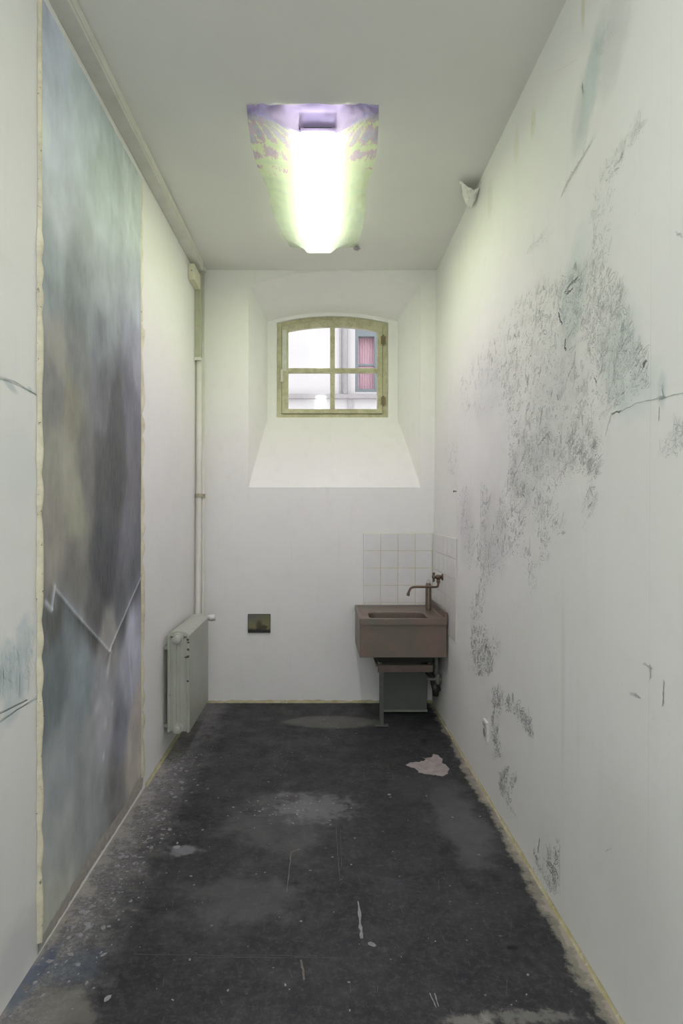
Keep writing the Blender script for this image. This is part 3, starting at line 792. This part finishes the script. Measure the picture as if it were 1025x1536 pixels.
# ---------------------------------------------------------------- pencil drawing on the right wall
inks = [plain('pencil_dark', (0.28,.29,.29,1), .7), plain('pencil_mid', (0.50,.51,.505,1), .7), plain('pencil_light', (0.635,.645,.635,1), .7), plain('pencil_teal', (0.46,.54,.52,1), .7)]
D = MB()
def wall_pt(y, z, off=.0008): return (xr(y, z)-off, y, z)
WF = [1.0]
def stroke(pts, w, mi):
    w = w*WF[0]; L = []; R = []
    for i, (y, z) in enumerate(pts):
        a = pts[max(i-1,0)]; c_ = pts[min(i+1,len(pts)-1)]; dy, dz = c_[0]-a[0], c_[1]-a[1]; l = math.hypot(dy, dz) or 1
        k = w*min(1.9, max(.6, (y/2.8)**1.5))*(.35 if i in (0, len(pts)-1) else 1)
        L.append(wall_pt(y-dz/l*k, z+dy/l*k)); R.append(wall_pt(y+dz/l*k, z-dy/l*k))
    n = len(pts); D.add(L+R, [(i,i+1,n+i+1,n+i) for i in range(n-1)], mi)
def inpoly(x, y, P):
    r = False; j = len(P)-1
    for i in range(len(P)):
        if (P[i][1] > y) != (P[j][1] > y) and x < (P[j][0]-P[i][0])*(y-P[i][1])/(P[j][1]-P[i][1])+P[i][0]: r = not r
        j = i
    return r
def area(P): return abs(sum(P[i-1][0]*P[i][1]-P[i][0]*P[i-1][1] for i in range(len(P))))/2
def curl(y, z, ln, ang, bend, w, mi):
    pts = []; a = ang
    n = 5
    for i in range(n):
        pts.append((y, z)); y += math.cos(a)*ln/n; z += math.sin(a)*ln/n; a += bend/n
    stroke(pts, w, mi)
def leaf(y, z, ln, wd, ang, mi):     # pointed leaf outline with hatching
    ca_, sa_ = math.cos(ang), math.sin(ang)
    for s in (-1, 1):
        stroke([(y+ca_*ln*t-sa_*s*wd*math.sin(PI*t), z+sa_*ln*t+ca_*s*wd*math.sin(PI*t)) for t in (0,.2,.4,.6,.8,1)], .0009, mi)
    for q in range(int(ln/.008)):
        t = (q+.5)/max(1,int(ln/.008)); h = wd*math.sin(PI*t)*.8
        stroke([(y+ca_*ln*t-sa_*h, z+sa_*ln*t+ca_*h), (y+ca_*(ln*t+.006)+sa_*h*.6, z+sa_*(ln*t+.006)-ca_*h*.6)], .0006, min(2, mi+1) if mi < 3 else 3)
polys = [  # outline in picture coordinates, density, ink weights dark / mid / light / teal
 ([(762,480),(800,425),(835,425),(860,398),(915,400),(945,470),(935,560),(915,620),(905,660),(895,700),(870,690),(820,690),(800,740),(750,770),(765,700),(770,660),(755,600),(745,560),(720,540),(740,500)], .030, (.5,3,6,0)),
 ([(845,405),(870,395),(900,400),(930,430),(945,480),(960,530),(940,560),(905,560),(880,500),(850,500),(835,450)], .022, (1.2,2,3,3)),
 ([(690,575),(720,532),(760,530),(770,600),(765,640),(735,612),(720,640),(690,620)], .032, (0,1,6,0)),
 ([(900,520),(930,505),(960,510),(975,545),(975,585),(915,615),(890,590)], .026, (.6,2,3,3)),
 ([(765,640),(900,650),(898,710),(870,700),(835,740),(800,750),(770,740),(760,720)], .030, (.6,4,4,0)),
 ([(820,660),(865,665),(893,690),(897,715),(870,712),(840,695)], .035, (1.5,4,2,0)),
 ([(765,700),(800,740),(790,790),(770,830),(740,860),(725,900),(715,900),(725,840),(745,780),(750,740)], .055, (.6,4,4,0)),
 ([(686,735),(700,730),(705,780),(720,800),(725,860),(705,850),(690,800)], .055, (0,2,5,0)),
 ([(722,715),(735,740),(730,800),(740,840),(735,880),(720,870),(720,800)], .055, (.4,4,4,0)),
 ([(780,730),(830,755),(850,795),(835,800),(815,780),(825,810),(820,860),(810,850),(808,800),(790,770)], .045, (.4,4,3,0)),
 ([(780,810),(800,830),(806,880),(798,890),(785,850)], .050, (.4,4,3,0)),
 ([(880,700),(896,700),(893,760),(878,800),(870,780),(880,740)], .03, (.3,3,4,0)),
 ([(665,680),(686,655),(686,710),(675,715)], .05, (0,2,4,0)),
 ([(716,890),(728,900),(722,930),(705,930),(702,915)], .08, (0,4,3,0)),
 ([(712,935),(730,945),(740,1000),(735,1015),(712,1010),(706,970)], .10, (1,5,2,0)),
 ([(728,930),(755,960),(745,985),(735,950)], .05, (0,3,4,0)),
 ([(736,1035),(750,1030),(756,1055),(745,1080),(750,1120),(744,1145),(738,1100),(740,1060)], .10, (2,5,1,0)),
 ([(758,1045),(770,1045),(790,1075),(803,1105),(795,1105),(772,1070),(760,1065)], .08, (5,3,0,0)),
 ([(750,1155),(760,1155),(765,1200),(770,1220),(758,1210),(748,1180)], .08, (2,4,1,0)),
 ([(766,1190),(768,1165),(776,1160),(773,1180)], .05, (1,4,1,0)),
 ([(800,1290),(808,1258),(820,1280),(840,1265),(840,1350),(824,1335),(800,1300)], .035, (3,4,1,0)),
 ([(1060,600),(1060,670),(985,690),(1005,650)], .03, (.5,4,2,0)),
 ([(955,185),(966,190),(930,250),(915,330),(912,400),(890,400),(885,320),(905,250)], .024, (0,1,3,2)),
 ([(885,205),(878,235),(845,295),(838,300),(860,250)], .010, (0,1,3,0)),
 ([(790,378),(830,348),(845,342),(805,378)], .03, (0,1,4,0)),
 ([(900,40),(925,30),(915,80),(895,90)], .015, (0,0,3,2)),
]
for P, den, wts in polys:
    xs = [p[0] for p in P]; ys = [p[1] for p in P]
    low = min(ys) > 930; WF[0] = 1.2 if low else 1.0; num = int(area(P)*den*(2.6 if low else 1.9))
    c_ = 0; tries = 0
    while c_ < num and tries < num*20:
        tries += 1
        px, py = random.uniform(min(xs), max(xs)), random.uniform(min(ys), max(ys))
        if not inpoly(px+random.gauss(0,2), py+random.gauss(0,3), P): continue
        y, z = on_right(px, py)
        nv = mnoise.noise(Vector((y*7, z*5, 2)))
        if nv < -.25 and random.random() < .6: continue       # bare pockets inside the mass
        c_ += 1
        ang = PI/2 + .55 + 1.3*mnoise.noise(Vector((y*2.5, z*2.5, 8))) + random.gauss(0, .6)
        mi = random.choices([0,1,2,3], wts)[0]
        r = random.random()
        if r < .10: leaf(y, z, random.uniform(.03,.075), random.uniform(.004,.010), ang, mi)
        elif r < .62: curl(y, z, random.uniform(.010,.024), random.uniform(0, 2*PI), random.uniform(1.5,4)*random.choice([-1,1]), random.uniform(.0008,.0014), mi)
        elif r < .80:
            ln = random.uniform(.015,.05); bn = random.gauss(0, .7)
            for q in range(random.randint(1,4)): curl(y+q*.005, z+random.gauss(0,.004), ln, ang, bn, random.uniform(.0006,.0011), mi)
        else: curl(y, z, random.uniform(.006,.014), random.uniform(0, 2*PI), random.gauss(0,1), random.uniform(.001,.002), mi)
def free(pts, w, mi, rep=1, j=.002, sub=6):
    W = [on_right(*p) for p in pts]; Q = []
    for a_, c_ in zip(W, W[1:]):
        for i in range(sub): Q.append((a_[0]+(c_[0]-a_[0])*i/sub, a_[1]+(c_[1]-a_[1])*i/sub))
    Q.append(W[-1])
    for r in range(rep): stroke([(y+random.gauss(0,j), z+random.gauss(0,j)) for y, z in Q], w, mi)
WF[0] = 1.0
# accents that stand out
free([(847,440),(858,425),(868,415)], .0016, 0, 5, .004); free([(850,440),(860,433)], .0028, 0, 3, .004); free([(860,425),(872,418)], .0016, 3, 4, .004)
free([(838,468),(841,480),(844,486)], .0026, 0, 4, .003); free([(849,508),(848,520),(850,525)], .0022, 0, 4, .004); free([(862,490),(850,510)], .001, 1, 3)
free([(864,525),(862,545),(850,570)], .0012, 1, 3); free([(970,540),(965,552)], .0032, 0, 4, .004); free([(936,480),(934,500)], .0022, 3, 5, .006)
free([(908,655),(918,620),(931,617),(960,604),(1025,590),(1060,582)], .0012, 3, 2, .0015); free([(918,622),(932,616)], .0022, 0, 2); free([(990,600),(999,596)], .004, 3, 3, .003)
free([(990,610),(989,631)], .0022, 3, 4, .0015, 3); free([(995,575),(996,595)], .0025, 3, 3, .004, 3)
free([(892,565),(896,575)], .002, 0, 2); free([(836,592),(838,600)], .003, 1, 3); free([(815,610),(810,640)], .0016, 1, 5, .006)
free([(808,668),(822,650),(826,660)], .0016, 1, 4, .003); free([(790,675),(770,720)], .001, 1, 2)
free([(978,320),(976,700),(974,1100),(973,1345)], .0008, 2, 1, .0006, 12); free([(1008,0),(1006,400)], .0006, 2, 1, .0006, 8)
free([(722,720),(721,860)], .0008, 1, 2, .001); free([(686,650),(686,860)], .0008, 2, 1, .0006, 8); free([(707,700),(706,800)], .0007, 2, 1)
free([(843,850),(846,1400)], .0006, 2, 1, .0006, 10)
free([(997,1020),(995,1060)], .0028, 1, 3, .0015); free([(945,1038),(962,1047)], .002, 2, 5, .003); free([(975,995),(977,1020)], .0025, 1, 3, .003); free([(965,995),(980,1003)], .0012, 1, 3, .003)
free([(908,1278),(918,1272)], .0014, 2, 3, .003); free([(1015,347),(1025,354)], .003, 2, 3, .003)
free([(770,1215),(775,1225)], .001, 1, 3); free([(810,1258),(807,1280)], .0018, 0, 3, .002); free([(840,1266),(840,1330)], .001, 1, 2, .001)
free([(890,210),(868,245),(858,262),(842,295)], .0016, 2, 4, .005); free([(873,125),(876,140)], .003, 3, 3, .004); free([(868,90),(830,110)], .0008, 2, 1)
free([(800,182),(799,188)], .0025, 1, 2); free([(820,345),(790,380)], .0012, 2, 3, .006)
dr_ = D.build('wall_drawing', inks, smooth=False); tag(dr_, 'sprawling fine pencil drawing of leafy scribbles across the right wall', 'drawing')
# small blue brush marks on the near left wall
D = MB()
def lstroke(pts, w, mi):
    L = []; R = []
    for i, (y, z) in enumerate(pts):
        a = pts[max(i-1,0)]; c_ = pts[min(i+1,len(pts)-1)]; dy, dz = c_[0]-a[0], c_[1]-a[1]; l = math.hypot(dy, dz) or 1
        L.append((XL+.0008, y-dz/l*w, z+dy/l*w)); R.append((XL+.0008, y+dz/l*w, z-dy/l*w))
    n = len(pts); D.add(L+R, [(i,i+1,n+i+1,n+i) for i in range(n-1)], mi)
def lfree(pts, w, mi, rep=1, j=.002):
    W = [on_left(*p) for p in pts]
    for r in range(rep): lstroke([(y+random.gauss(0,j), z+random.gauss(0,j)) for y, z in W], w, mi)
for i in range(60):
    px = random.uniform(-30, 50); py = 1000-(px*.9)+random.gauss(0, 22)
    lfree([(px, py), (px+random.uniform(-5,5), py+random.uniform(6,16)), (px+random.uniform(-6,6), py+random.uniform(14,26))], .0008, 0, 1, .003)
for i in range(28): 
    px = random.uniform(0, 46); lfree([(px, 1000+random.uniform(0,10)), (px-1, 1030+random.uniform(0,18))], .0006, 0, 1, .002)
bs = D.build('brush_drawing', [plain('pale_blue_ink', (0.50,.60,.62,1), .7), inks[2]]); tag(bs, 'pale blue brushed sketch on the left wall before the canvas', 'drawing')
D = MB(); lfree([(-30,560),(-5,566),(20,573),(38,583),(55,592)], .0008, 0, 4, .004)
bs = D.build('brush_mark', [plain('soft_grey_stroke', (0.56,.60,.59,1), .7)]); tag(bs, 'thin grey slanting stroke high beside the canvas on the near left wall', 'drawing')
D = MB()
for (a_, c_) in [((-30,1100),(30,1062)),((30,1062),(56,1046)),((-30,1082),(40,1050))]:
    lfree([a_, ((a_[0]+c_[0])/2, (a_[1]+c_[1])/2), c_], .0012, 0, 3, .003)
bs = D.build('brush_mark', [plain('pale_blue_line', (0.55,.62,.63,1), .7)]); tag(bs, 'long faint blue slanting line under the brushed sketch on the left wall', 'drawing')

# ---------------------------------------------------------------- small things on the walls
b = MB(); y, z = on_right(685, 737)
b.tube([(xr(y,z)+.002, y, z), (xr(y,z)-.018, y, z), (xr(y,z)-.018, y, z), (xr(y,z)-.021, y, z)], [.003,.003,.008,.007], 10)
nl = b.build('nail', plain('dark_nail', (0.03,.03,.03,1), .4)); tag(nl, 'dark nail head sticking out of the right wall above the sink', 'nail')
y, z = on_right(730, 1095)
sk = empty('wall_socket', (xr(y,z), y, z), 'small white wall socket low on the right wall', 'socket')
b = MB(); b.box(xr(y,z)-.010, y-.042, z-.055, xr(y,z)+.002, y+.042, z+.055); b.build('cover_plate', plain('socket_white', (0.74,.74,.70,1), .35), sk, bevel=.004)
b = MB(); b.tube([(xr(y,z)-.014,y,z-.012),(xr(y,z)-.009,y,z-.012)], .024, 20); b.box(xr(y,z)-.016, y-.02, z+.022, xr(y,z)-.009, y+.02, z+.046); b.build('insert', plain('socket_insert', (0.42,.41,.37,1), .4), sk, bevel=.002)
# little picture on the back wall
pic = empty('small_picture', (-.515, YB, .575), 'small dark olive landscape picture hanging low on the back wall', 'picture')
px0, px1, pz0, pz1 = -.607, -.422, .577, .730
b = MB(); b.box(px0, YB-.016, pz0, px1, YB-.001, pz1); b.build('panel', plain('panel_edge', (0.05,.05,.035,1), .5), pic, bevel=.002)
pm = NT('landscape_paint', .35)
cx_, cz_ = (px0+px1)/2, (pz0+pz1)/2
sp_ = pm.node('ShaderNodeSeparateXYZ'); pm.link(pm.pos, sp_.inputs[0])
zz_ = pm.math('ADD', sp_.outputs['Z'], pm.math('MULTIPLY', pm.math('SUBTRACT', pm.noise(30,4).outputs['Fac'], .5), .03))
c0 = pm.mix(pm.rng(sp_.outputs['X'], px0, px1), (0.12,.12,.13,1), (0.16,.155,.06,1))
c0 = pm.mix(pm.rng(zz_, cz_-.005, cz_+.05, 1, 0), c0, (0.20,.19,.09,1))
c0 = pm.mix(pm.blob((cx_, YB, cz_-.02), (.035,1,.07), (0,0,0), .3, 60), c0, (0.075,.06,.028,1))
c0 = pm.mix(pm.blob((cx_+.035, YB, cz_-.03), (.05,1,.028), (0,0,0), .5, 60), c0, (0.06,.045,.02,1))
c0 = pm.mix(pm.rng(zz_, cz_-.055, cz_-.035, 1, 0), c0, (0.012,.013,.010,1)); pm.color(c0)
b = MB(); b.add([(px0+.004,YB-.0168,pz0+.004),(px1-.004,YB-.0168,pz0+.004),(px1-.004,YB-.0168,pz1-.004),(px0+.004,YB-.0168,pz1-.004)], [(0,1,2,3)]); b.build('painted_face', pm.mat, pic)

# ---------------------------------------------------------------- tiles behind the sink
T = .1425; TZ1 = 1.392
tile_m = NT('glazed_tile', .22, 0, .5); tile_m.color(tile_m.mix(tile_m.rng(tile_m.noise(6,3).outputs['Fac'], .35,.65), (0.72,.72,.70,1), (0.68,.675,.66,1)))
grout_m = plain('yellow_grout', (0.66,.64,.36,1), .8, var=.2)
tl_ = empty('tiled_splashback', (.9, YB, .6), 'white square wall tiles with yellow grout in the corner behind the sink', 'tiles')
b = MB(); XT0 = (545-VX)/182.5; XT1 = xr(YB, 1.1)-.009
b.box(XT0, YB-.004, TZ1-6*T, XT1, YB-.0005, TZ1, 1)
for i in range(4):
    for j in range(6):
        x0 = XT0+i*T; x1 = min(XT0+(i+1)*T, XT1)
        b.box(x0+.0022, YB-.0065, TZ1-(j+1)*T+.0022, x1-.0022, YB-.003, TZ1-j*T-.0022, 0)
b.build('back_tiles', [tile_m.mat, grout_m], tl_, bevel=.001, seg=1)
b = MB(); xw = lambda y, z: xr(y, z)
for i in range(6):
    for j in range(5):
        y1 = YB-.0065-i*T; y0 = max(4.235, y1-T); z1 = TZ1-j*T; z0 = z1-T; g0 = .0022
        q = [(y0+g0,z0+g0),(y1-g0,z0+g0),(y1-g0,z1-g0),(y0+g0,z1-g0)]
        b.hexa([(xw(a,c)-.0005,a,c) for a,c in q], [(xw(a,c)-.0065,a,c) for a,c in q], 0)
        q = [(y0,z0),(y1,z0),(y1,z1),(y0,z1)]; b.hexa([(xw(a,c)-.0003,a,c) for a,c in q], [(xw(a,c)-.004,a,c) for a,c in q], 1)
b.build('side_tiles', [tile_m.mat, plain('pale_grout', (0.66,.65,.55,1), .8)], tl_, bevel=.001, seg=1)

# ---------------------------------------------------------------- sink
smt = NT('stained_sink', .42, .25, .5)
sc1 = smt.mix(smt.rng(smt.noise(5, 5, .6).outputs['Fac'], .35, .65), (0.20,.142,.115,1), (0.165,.128,.102,1))
sc1 = smt.mix(smt.rng(smt.noise(2.5, 4, .6).outputs['Fac'], .45, .65), sc1, (0.14,.135,.105,1))
smt.color(smt.mix(smt.rng(smt.noise(60, 5, .7).outputs['Fac'], .68, .72), sc1, (0.30,.22,.14,1)))
SX0, SX1, SY0, SY1, SZT, SZB = .270, .905, 4.45, YB-.008, .806, .520
sink = empty('utility_sink', (.59, 4.77, .44), 'brown stained square utility sink in the right back corner', 'sink')
b = MB()
hx0, hx1, hy0, hy1 = .345, .785, 4.495, 4.80; dk = SZT-.008
def rrect(x0, y0, x1, y1, r, n=6):
    pts = []
    for cx, cy, a0 in ((x1-r,y0+r,-PI/2),(x1-r,y1-r,0),(x0+r,y1-r,PI/2),(x0+r,y0+r,PI)):
        for i in range(n+1): pts.append((cx+r*math.cos(a0+PI/2*i/n), cy+r*math.sin(a0+PI/2*i/n)))
    return pts
loops = [(rrect(SX0,SY0,SX1,SY1,.008), SZT-.045), (rrect(SX0,SY0,SX1,SY1,.008), SZT-.003),(rrect(SX0+.004,SY0+.004,SX1-.004,SY1-.004,.008), SZT),(rrect(SX0+.022,SY0+.018,SX1-.022,SY1-.018,.012), SZT),(rrect(SX0+.028,SY0+.024,SX1-.028,SY1-.024,.012), dk),
         (rrect(hx0,hy0,hx1,hy1,.06), dk),(rrect(hx0+.006,hy0+.006,hx1-.006,hy1-.006,.06), dk-.008),(rrect(hx0+.02,hy0+.02,hx1-.02,hy1-.02,.06), dk-.20),(rrect(hx0+.06,hy0+.05,hx1-.06,hy1-.05,.05), dk-.23)]
m_ = len(loops[0][0]); vs = []; fs = []
for lp, z in loops: vs += [(x,y,z) for x,y in lp]
for k in range(len(loops)-1):
    for i in range(m_):
        j = (i+1) % m_; fs.append((k*m_+i, k*m_+j, (k+1)*m_+j, (k+1)*m_+i))
fs.append(tuple((len(loops)-1)*m_+i for i in range(m_)))
b.add(vs, fs); b.build('basin', smt.mat, sink)
b = MB(); b.ring([(0,0)]*0 or [(SX0+.008,SZB),(SX1-.004,SZB),(SX1-.004,SZT-.045),(SX0+.008,SZT-.045)], [(SX0+.02,SZB+.01),(SX1-.02,SZB+.01),(SX1-.02,SZT-.05),(SX0+.02,SZT-.05)], SY0+.008, SY0+.012)
b.v = []; b.f = []; b.m = []
b.hexa([(SX0+.006,SY0+.024,SZB),(SX1-.003,SY0+.024,SZB),(SX1-.003,SY0+.032,SZB),(SX0+.006,SY0+.032,SZB)], [(SX0+.006,SY0+.024,SZT-.043),(SX1-.003,SY0+.024,SZT-.043),(SX1-.003,SY0+.032,SZT-.043),(SX0+.006,SY0+.032,SZT-.043)])
b.build('front_apron', smt.mat, sink, bevel=.003)
for nm, xx0, xx1 in (('side_apron', SX0+.004, SX0+.014), ('side_apron', SX1-.016, SX1-.006)):
    b = MB(); b.hexa([(xx0,SY0+.033,SZB),(xx1,SY0+.033,SZB),(xx1,SY1,SZB-.02),(xx0,SY1,SZB-.02)], [(xx0,SY0+.033,SZT-.044),(xx1,SY0+.033,SZT-.044),(xx1,SY1,SZT-.044),(xx0,SY1,SZT-.044)]); b.build(nm, smt.mat, sink, bevel=.002)
b = MB(); b.box(SX1-.016, SY0+.01, SZT-.002, SX1-.002, SY1, SZT+.045); b.build('side_upstand', smt.mat, sink, bevel=.003)
b = MB(); b.tube([(.565,4.65,dk-.229),(.565,4.65,dk-.224)], .035, 24); b.build('drain_grate', plain('dark_drain', (0.03,.03,.03,1), .4), sink)
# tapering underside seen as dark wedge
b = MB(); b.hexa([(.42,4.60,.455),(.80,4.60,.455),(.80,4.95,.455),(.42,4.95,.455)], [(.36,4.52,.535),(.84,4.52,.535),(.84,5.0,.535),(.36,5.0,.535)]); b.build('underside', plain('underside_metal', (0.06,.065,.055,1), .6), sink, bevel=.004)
steel = plain('grey_green_metal', (0.10,.108,.093,1), .5, var=.2)
brown = plain('brown_rail', (0.13,.092,.074,1), .5, var=.2)
std = empty('sink_stand', (.6, 4.7, 0), 'brown metal rail frame on one slim grey leg, below the sink', 'stand')
b = MB(); b.box(.412, 4.545, .395, .815, 4.575, .448); b.build('front_rail', brown, std, bevel=.003)
b = MB(); b.hexa([(.815,4.545,.395),(.815,4.575,.395),(.90,4.92,.365),(.90,4.89,.365)], [(.815,4.545,.448),(.815,4.575,.448),(.90,4.92,.435),(.90,4.89,.435)]); b.build('side_rail', brown, std, bevel=.003)
b = MB(); b.box(.424, 4.548, .004, .455, 4.578, .396); lg = b.build('leg', steel, std, bevel=.003)
b = MB(); b.box(.388, 4.535, 0, .490, 4.590, .006); b.build('foot_plate', steel, lg, bevel=.002)
b = MB(); b.box(.40, 4.578, .43, .418, 5.08, .45); b.build('rear_rail', brown, std, bevel=.002)
bx = empty('metal_box', (.65, 4.95, 0), 'dark grey metal box standing on the floor below the sink', 'box')
gb = plain('dark_grey_enamel', (0.115,.125,.112,1), .45, var=.08)
b = MB(); b.hexa([(.484,4.835,.022),(.82,4.835,.022),(.82,5.06,.022),(.484,5.06,.022)], [(.464,4.80,.415),(.825,4.80,.415),(.825,5.06,.415),(.464,5.06,.415)]); b.build('box_body', gb, bx, bevel=.006)
b = MB(); b.box(.482, 4.825, .012, .824, 4.840, .028); fl_ = b.build('bottom_lip', plain('lip_light', (0.22,.24,.215,1), .4), bx, bevel=.002); fl_['label'] = 'paler bottom lip'
b = MB(); b.box(.52, 4.90, 0, .79, 5.04, .024); b.build('plinth', plain('black_plinth', (0.02,.02,.02,1), .7), bx)
b = MB(); b.box(.460, 4.79, .413, .829, 5.062, .43); b.build('lid', gb, bx, bevel=.004)

copper = plain('tarnished_brass', (0.17,.115,.09,1), .4, .6, .3, 40)
tap = empty('wall_tap', (xr(4.68,1.08), 4.68, 1.08), 'tarnished copper wall tap with long swan neck above the sink', 'tap')
wx = xr(4.68, 1.08)
b = MB(); b.tube([(wx-.001,4.68,1.078),(wx-.012,4.68,1.078),(wx-.016,4.68,1.078)], [.026,.026,.018], 20); b.tube([(wx-.012,4.68,1.078),(wx-.040,4.68,1.078),(wx-.052,4.68,1.078),(wx-.062,4.68,1.078)], [.013,.018,.018,.010], 16); b.build('valve_body', copper, tap, smooth=True)
b = MB(); hxx = wx-.075
b.tube([(wx-.060,4.68,1.078),(hxx-.01,4.68,1.078)], .008, 12); b.tube([(hxx,4.68,1.052),(hxx,4.68,1.104)], [.008,.008], 12); b.tube([(hxx,4.654,1.078),(hxx,4.706,1.078)], .008, 12)
for dz_, dy_ in ((.026,0),(-.026,0),(0,.026),(0,-.026)): b.tube([(hxx-.008,4.68+dy_,1.078+dz_),(hxx+.008,4.68+dy_,1.078+dz_)], .010, 12)
b.build('handle', copper, tap, smooth=True)
def arc(pts, n=8):
    P = [Vector(p) for p in pts]; R = [P[0]]
    for i in range(1, len(P)-1):
        a_ = P[i]+(P[i-1]-P[i])*.45; c_ = P[i]+(P[i+1]-P[i])*.45
        for k in range(n+1): t_ = k/n; R.append(a_*(1-t_)**2+P[i]*2*t_*(1-t_)+c_*t_*t_)
    R.append(P[-1]); return R
b = MB(); b.tube(arc([(wx-.040,4.68,1.070),(wx-.040,4.68,1.010),(wx-.060,4.675,1.003),(.70,4.66,1.008),(.665,4.655,1.000),(.648,4.652,.955)]), .0085, 14); b.tube([(.650,4.652,.962),(.646,4.652,.942)], .012, 14); b.tube([(wx-.040,4.68,1.062),(wx-.040,4.68,1.035)], .014, 14); b.build('spout', copper, tap, smooth=True)
ot = empty('overflow_tube', (.833, 4.845, dk), 'upright brown metal tube with ring top standing on the sink deck', 'tube')
tb = plain('brown_tube', (0.22,.185,.14,1), .3, .6, .25, 30)
b = MB(); b.tube([(.833,4.845,dk+.0005),(.833,4.845,dk+.018),(.833,4.845,dk+.018),(.833,4.845,dk+.20),(.833,4.845,dk+.20),(.833,4.845,dk+.215)], [.021,.021,.024,.024,.021,.019], 20); b.build('tube_body', tb, ot, bevel=.001)
b = MB()
b.tube([(.833+.012*math.cos(a_), 4.845, dk+.222+.018*math.sin(a_)) for a_ in [2*PI*i/16 for i in range(17)]], .003, 8, False); b.build('lifting_ring', plain('pale_steel', (0.5,.48,.44,1), .3, .7), ot, smooth=True)
dp = empty('drain_pipe', (.86, 4.80, .3), 'white drain pipe and black trap at the wall beside the metal box', 'pipe')
wp_ = plain('dirty_white_pipe', (0.22,.23,.205,1), .4, var=.3)
b = MB(); b.tube([(.868,4.70,.50),(.868,4.70,.33)], .016, 14); b.tube([(.80,4.70,.305),(.905,4.70,.300)], .012, 14); b.tube([(.878,4.70,.34),(.878,4.70,.265)], .020, 14); b.build('valve_pipe', wp_, dp, smooth=True)
b = MB(); b.tube(arc([(.76,4.72,.46),(.80,4.72,.35),(.84,4.73,.33),(.865,4.74,.20),(.90,4.76,.22)]), .022, 14); b.tube([(.865,4.73,.27),(.868,4.73,.17)], [.030,.024], 14); b.build('trap', plain('black_trap', (0.03,.03,.028,1), .5), dp, smooth=True)

# ---------------------------------------------------------------- light and camera
w = bpy.data.worlds.new('daylight'); SC.world = w; w.use_nodes = True
w.node_tree.nodes['Background'].inputs[0].default_value = (.93, .96, 1.0, 1)
w.node_tree.nodes['Background'].inputs[1].default_value = 2.3

cam = bpy.data.cameras.new('camera'); co_ = bpy.data.objects.new('camera', cam); COL.objects.link(co_)
co_.location = (0, 0, EYE); co_.rotation_euler = (PI/2, 0, 0)
cam.sensor_fit = 'VERTICAL'; cam.sensor_height = 36; cam.lens = 36*F/1536
cam.shift_x = (512.5-VX)/1536; cam.shift_y = -(768-VY)/1536
cam.clip_start = .05
SC.camera = co_
SC.view_settings.view_transform = 'Standard'; SC.view_settings.look = 'None'; SC.view_settings.exposure = 0.10; SC.view_settings.gamma = 1
SC.view_settings.use_curve_mapping = False
SC.cycles.max_bounces = 12; SC.cycles.diffuse_bounces = 8; SC.cycles.transparent_max_bounces = 16
